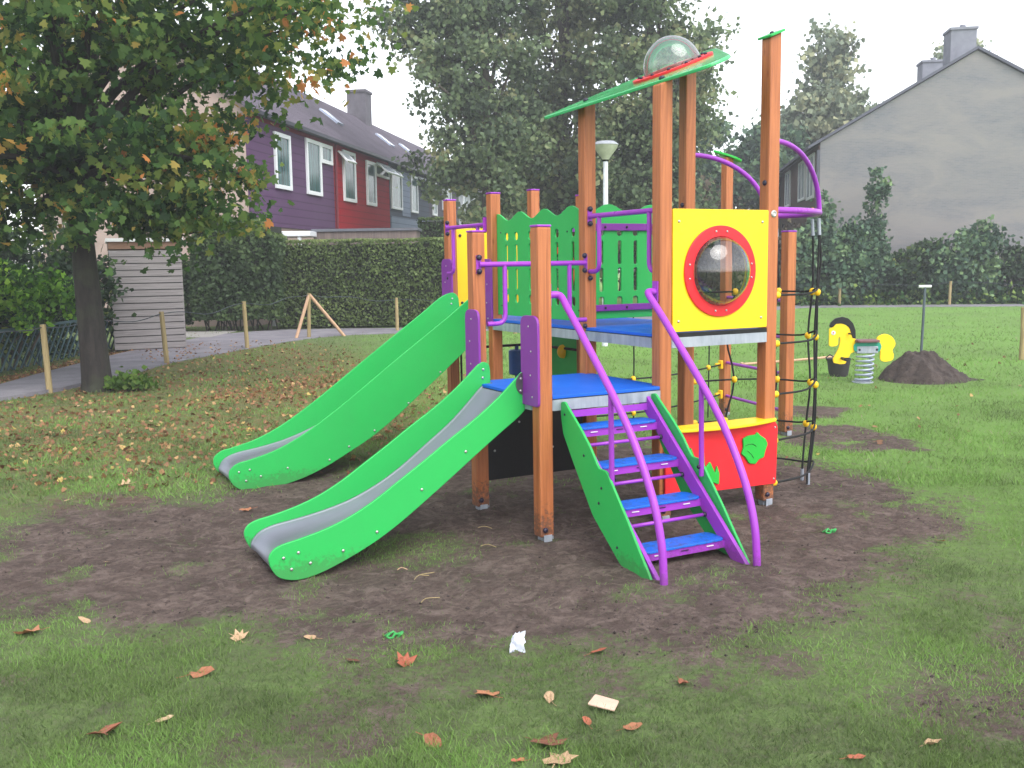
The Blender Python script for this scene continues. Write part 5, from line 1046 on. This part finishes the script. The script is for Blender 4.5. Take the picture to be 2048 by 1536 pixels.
x, y = x[k], y[k]; x2 = RNG.normal(-8.65, .18, 1500); y2 = RNG.uniform(12, 24, 1500); x = np.concatenate([x, x2]); y = np.concatenate([y, y2]); n = len(x)
P = np.stack([x, y, height(x, y) + .018], -1); V, F = place(P, np.full(n, .042), MAPLE, .7)
lmx = foliage_mat('leaf_litter_mat', [(0, (98, 70, 50)), (.45, (134, 96, 70)), (.8, (160, 120, 86)), (.95, (186, 152, 104)), (1, (186, 164, 84))], .15)
stuff(np_mesh('leaf_litter', V, F, lmx, None, {'hue': ('FACE', RNG.random(n))}), 'scattered brown leaf litter on the left lawn and along the grey path', 'leaf litter')

# litter and scraps
def at(x, y): return (x, y, float(height(np.array([x]), np.array([y]))[0]))
b = MB(); b.prism(rounded([(-.06, -.035), (.055, -.045), (.06, .03), (-.045, .045)], .006, 2), 'z', 0, .006); o = b.make('cardboard_piece', plain('beige_card', (202, 170, 150), .8), None, bevel=.001)
o.location = tuple(Vector(at(.36, 3.84)) + Vector((0, 0, .03))); o.rotation_euler = (.12, .08, -.3); tag(o, 'flat beige piece of cardboard on the foreground grass', 'cardboard')
k_ = 9; uu, vv = np.meshgrid(np.linspace(-1, 1, k_), np.linspace(0, 1, k_)); rw = RNG.normal(0, .006, (k_, k_, 3))
W = np.stack([uu * .036 * (1 - .25 * vv) , .018 * np.cos(uu * 2.4) + .012 * np.sin(vv * 7 + uu * 3), vv * .095 + .012 * uu * vv], -1) + rw
ix = np.arange(k_ * k_).reshape(k_, k_); F = np.stack([ix[:-1, :-1], ix[:-1, 1:], ix[1:, 1:], ix[1:, :-1]], -1).reshape(-1, 4)
o = np_mesh('plastic_wrapper', W.reshape(-1, 3), F, plain('white_wrapper', (214, 218, 230), .35)); so = o.modifiers.new('t', 'SOLIDIFY'); so.thickness = .0012
o.location = at(0.0, 4.46); o.rotation_euler = (-.35, .2, .2); tag(o, 'crumpled white plastic wrapper standing at the soil edge', 'wrapper')
for (x_, y_, lb) in ((-.61, 4.67, 'bright green plastic scrap on the soil, left of the stairs'), (2.1, 6.28, 'bright green plastic scrap on the soil, right of the stairs')):
    pr = catmull([(.035 * math.cos(a) * (1 + .5 * math.sin(5 * a)), .02 * math.sin(a) * (1 + .4 * math.cos(3 * a)), .012 + .010 * math.sin(4 * a)) for a in [2 * math.pi * k / 14 for k in range(15)]], 3)
    b = MB(); b.tube(pr, .006, 6); o = b.make('plastic_scrap', M['green'], None, True); o.location = at(x_, y_); tag(o, lb, 'plastic scrap')
for (x_, y_, l_, a_, lb, mm) in ((-.59, 5.5, .16, .9, 'forked pale twig on the soil below the near slide', 'stake'), (-.71, 5.68, .06, .1, 'short orange wood chip near the forked twig', 'palewood'), (-.52, 5.16, .12, .7, 'thin straw stalk on the bare soil in the foreground', 'stake'), (-.22, 6.1, .11, -.3, 'pale string of straw on the soil left of the front post', 'stake'), (-.25, 6.5, .10, -.2, 'pale stalk on the soil beyond the front post foot', 'stake')):
    b = MB(); b.tube(catmull([(0, 0, .012), (l_ * .4, .02, .02), (l_, -.01, .015)], 3), .0025, 5)
    if l_ > .15: b.tube([(l_ * .4, .02, .02), (l_ * .55, -.035, .02)], .0025, 5)
    o = b.make('twig', M[mm]); o.location = at(x_, y_); o.rotation_euler = (0, 0, a_); tag(o, lb, 'twig')

# ---------------------------------------------------------------- hazy air, also standing in for veiling lens glare
hz_ = N('haze_air'); hz_.t.nodes.remove(hz_.b); vp = hz_.n('ShaderNodeVolumePrincipled'); vp.inputs['Density'].default_value = HAZE; vp.inputs['Color'].default_value = (.93, .95, 1, 1); vp.inputs['Anisotropy'].default_value = .2
hz_.l(vp.outputs[0], hz_.out.inputs['Volume']); b = MB(); b.box((-104, -34, -1.2), (104, 164, 24.5)); o = b.make('haze', hz_.m); stuff(o, 'thin pale haze in the air over the lawn', 'haze'); o.display_type = 'WIRE'
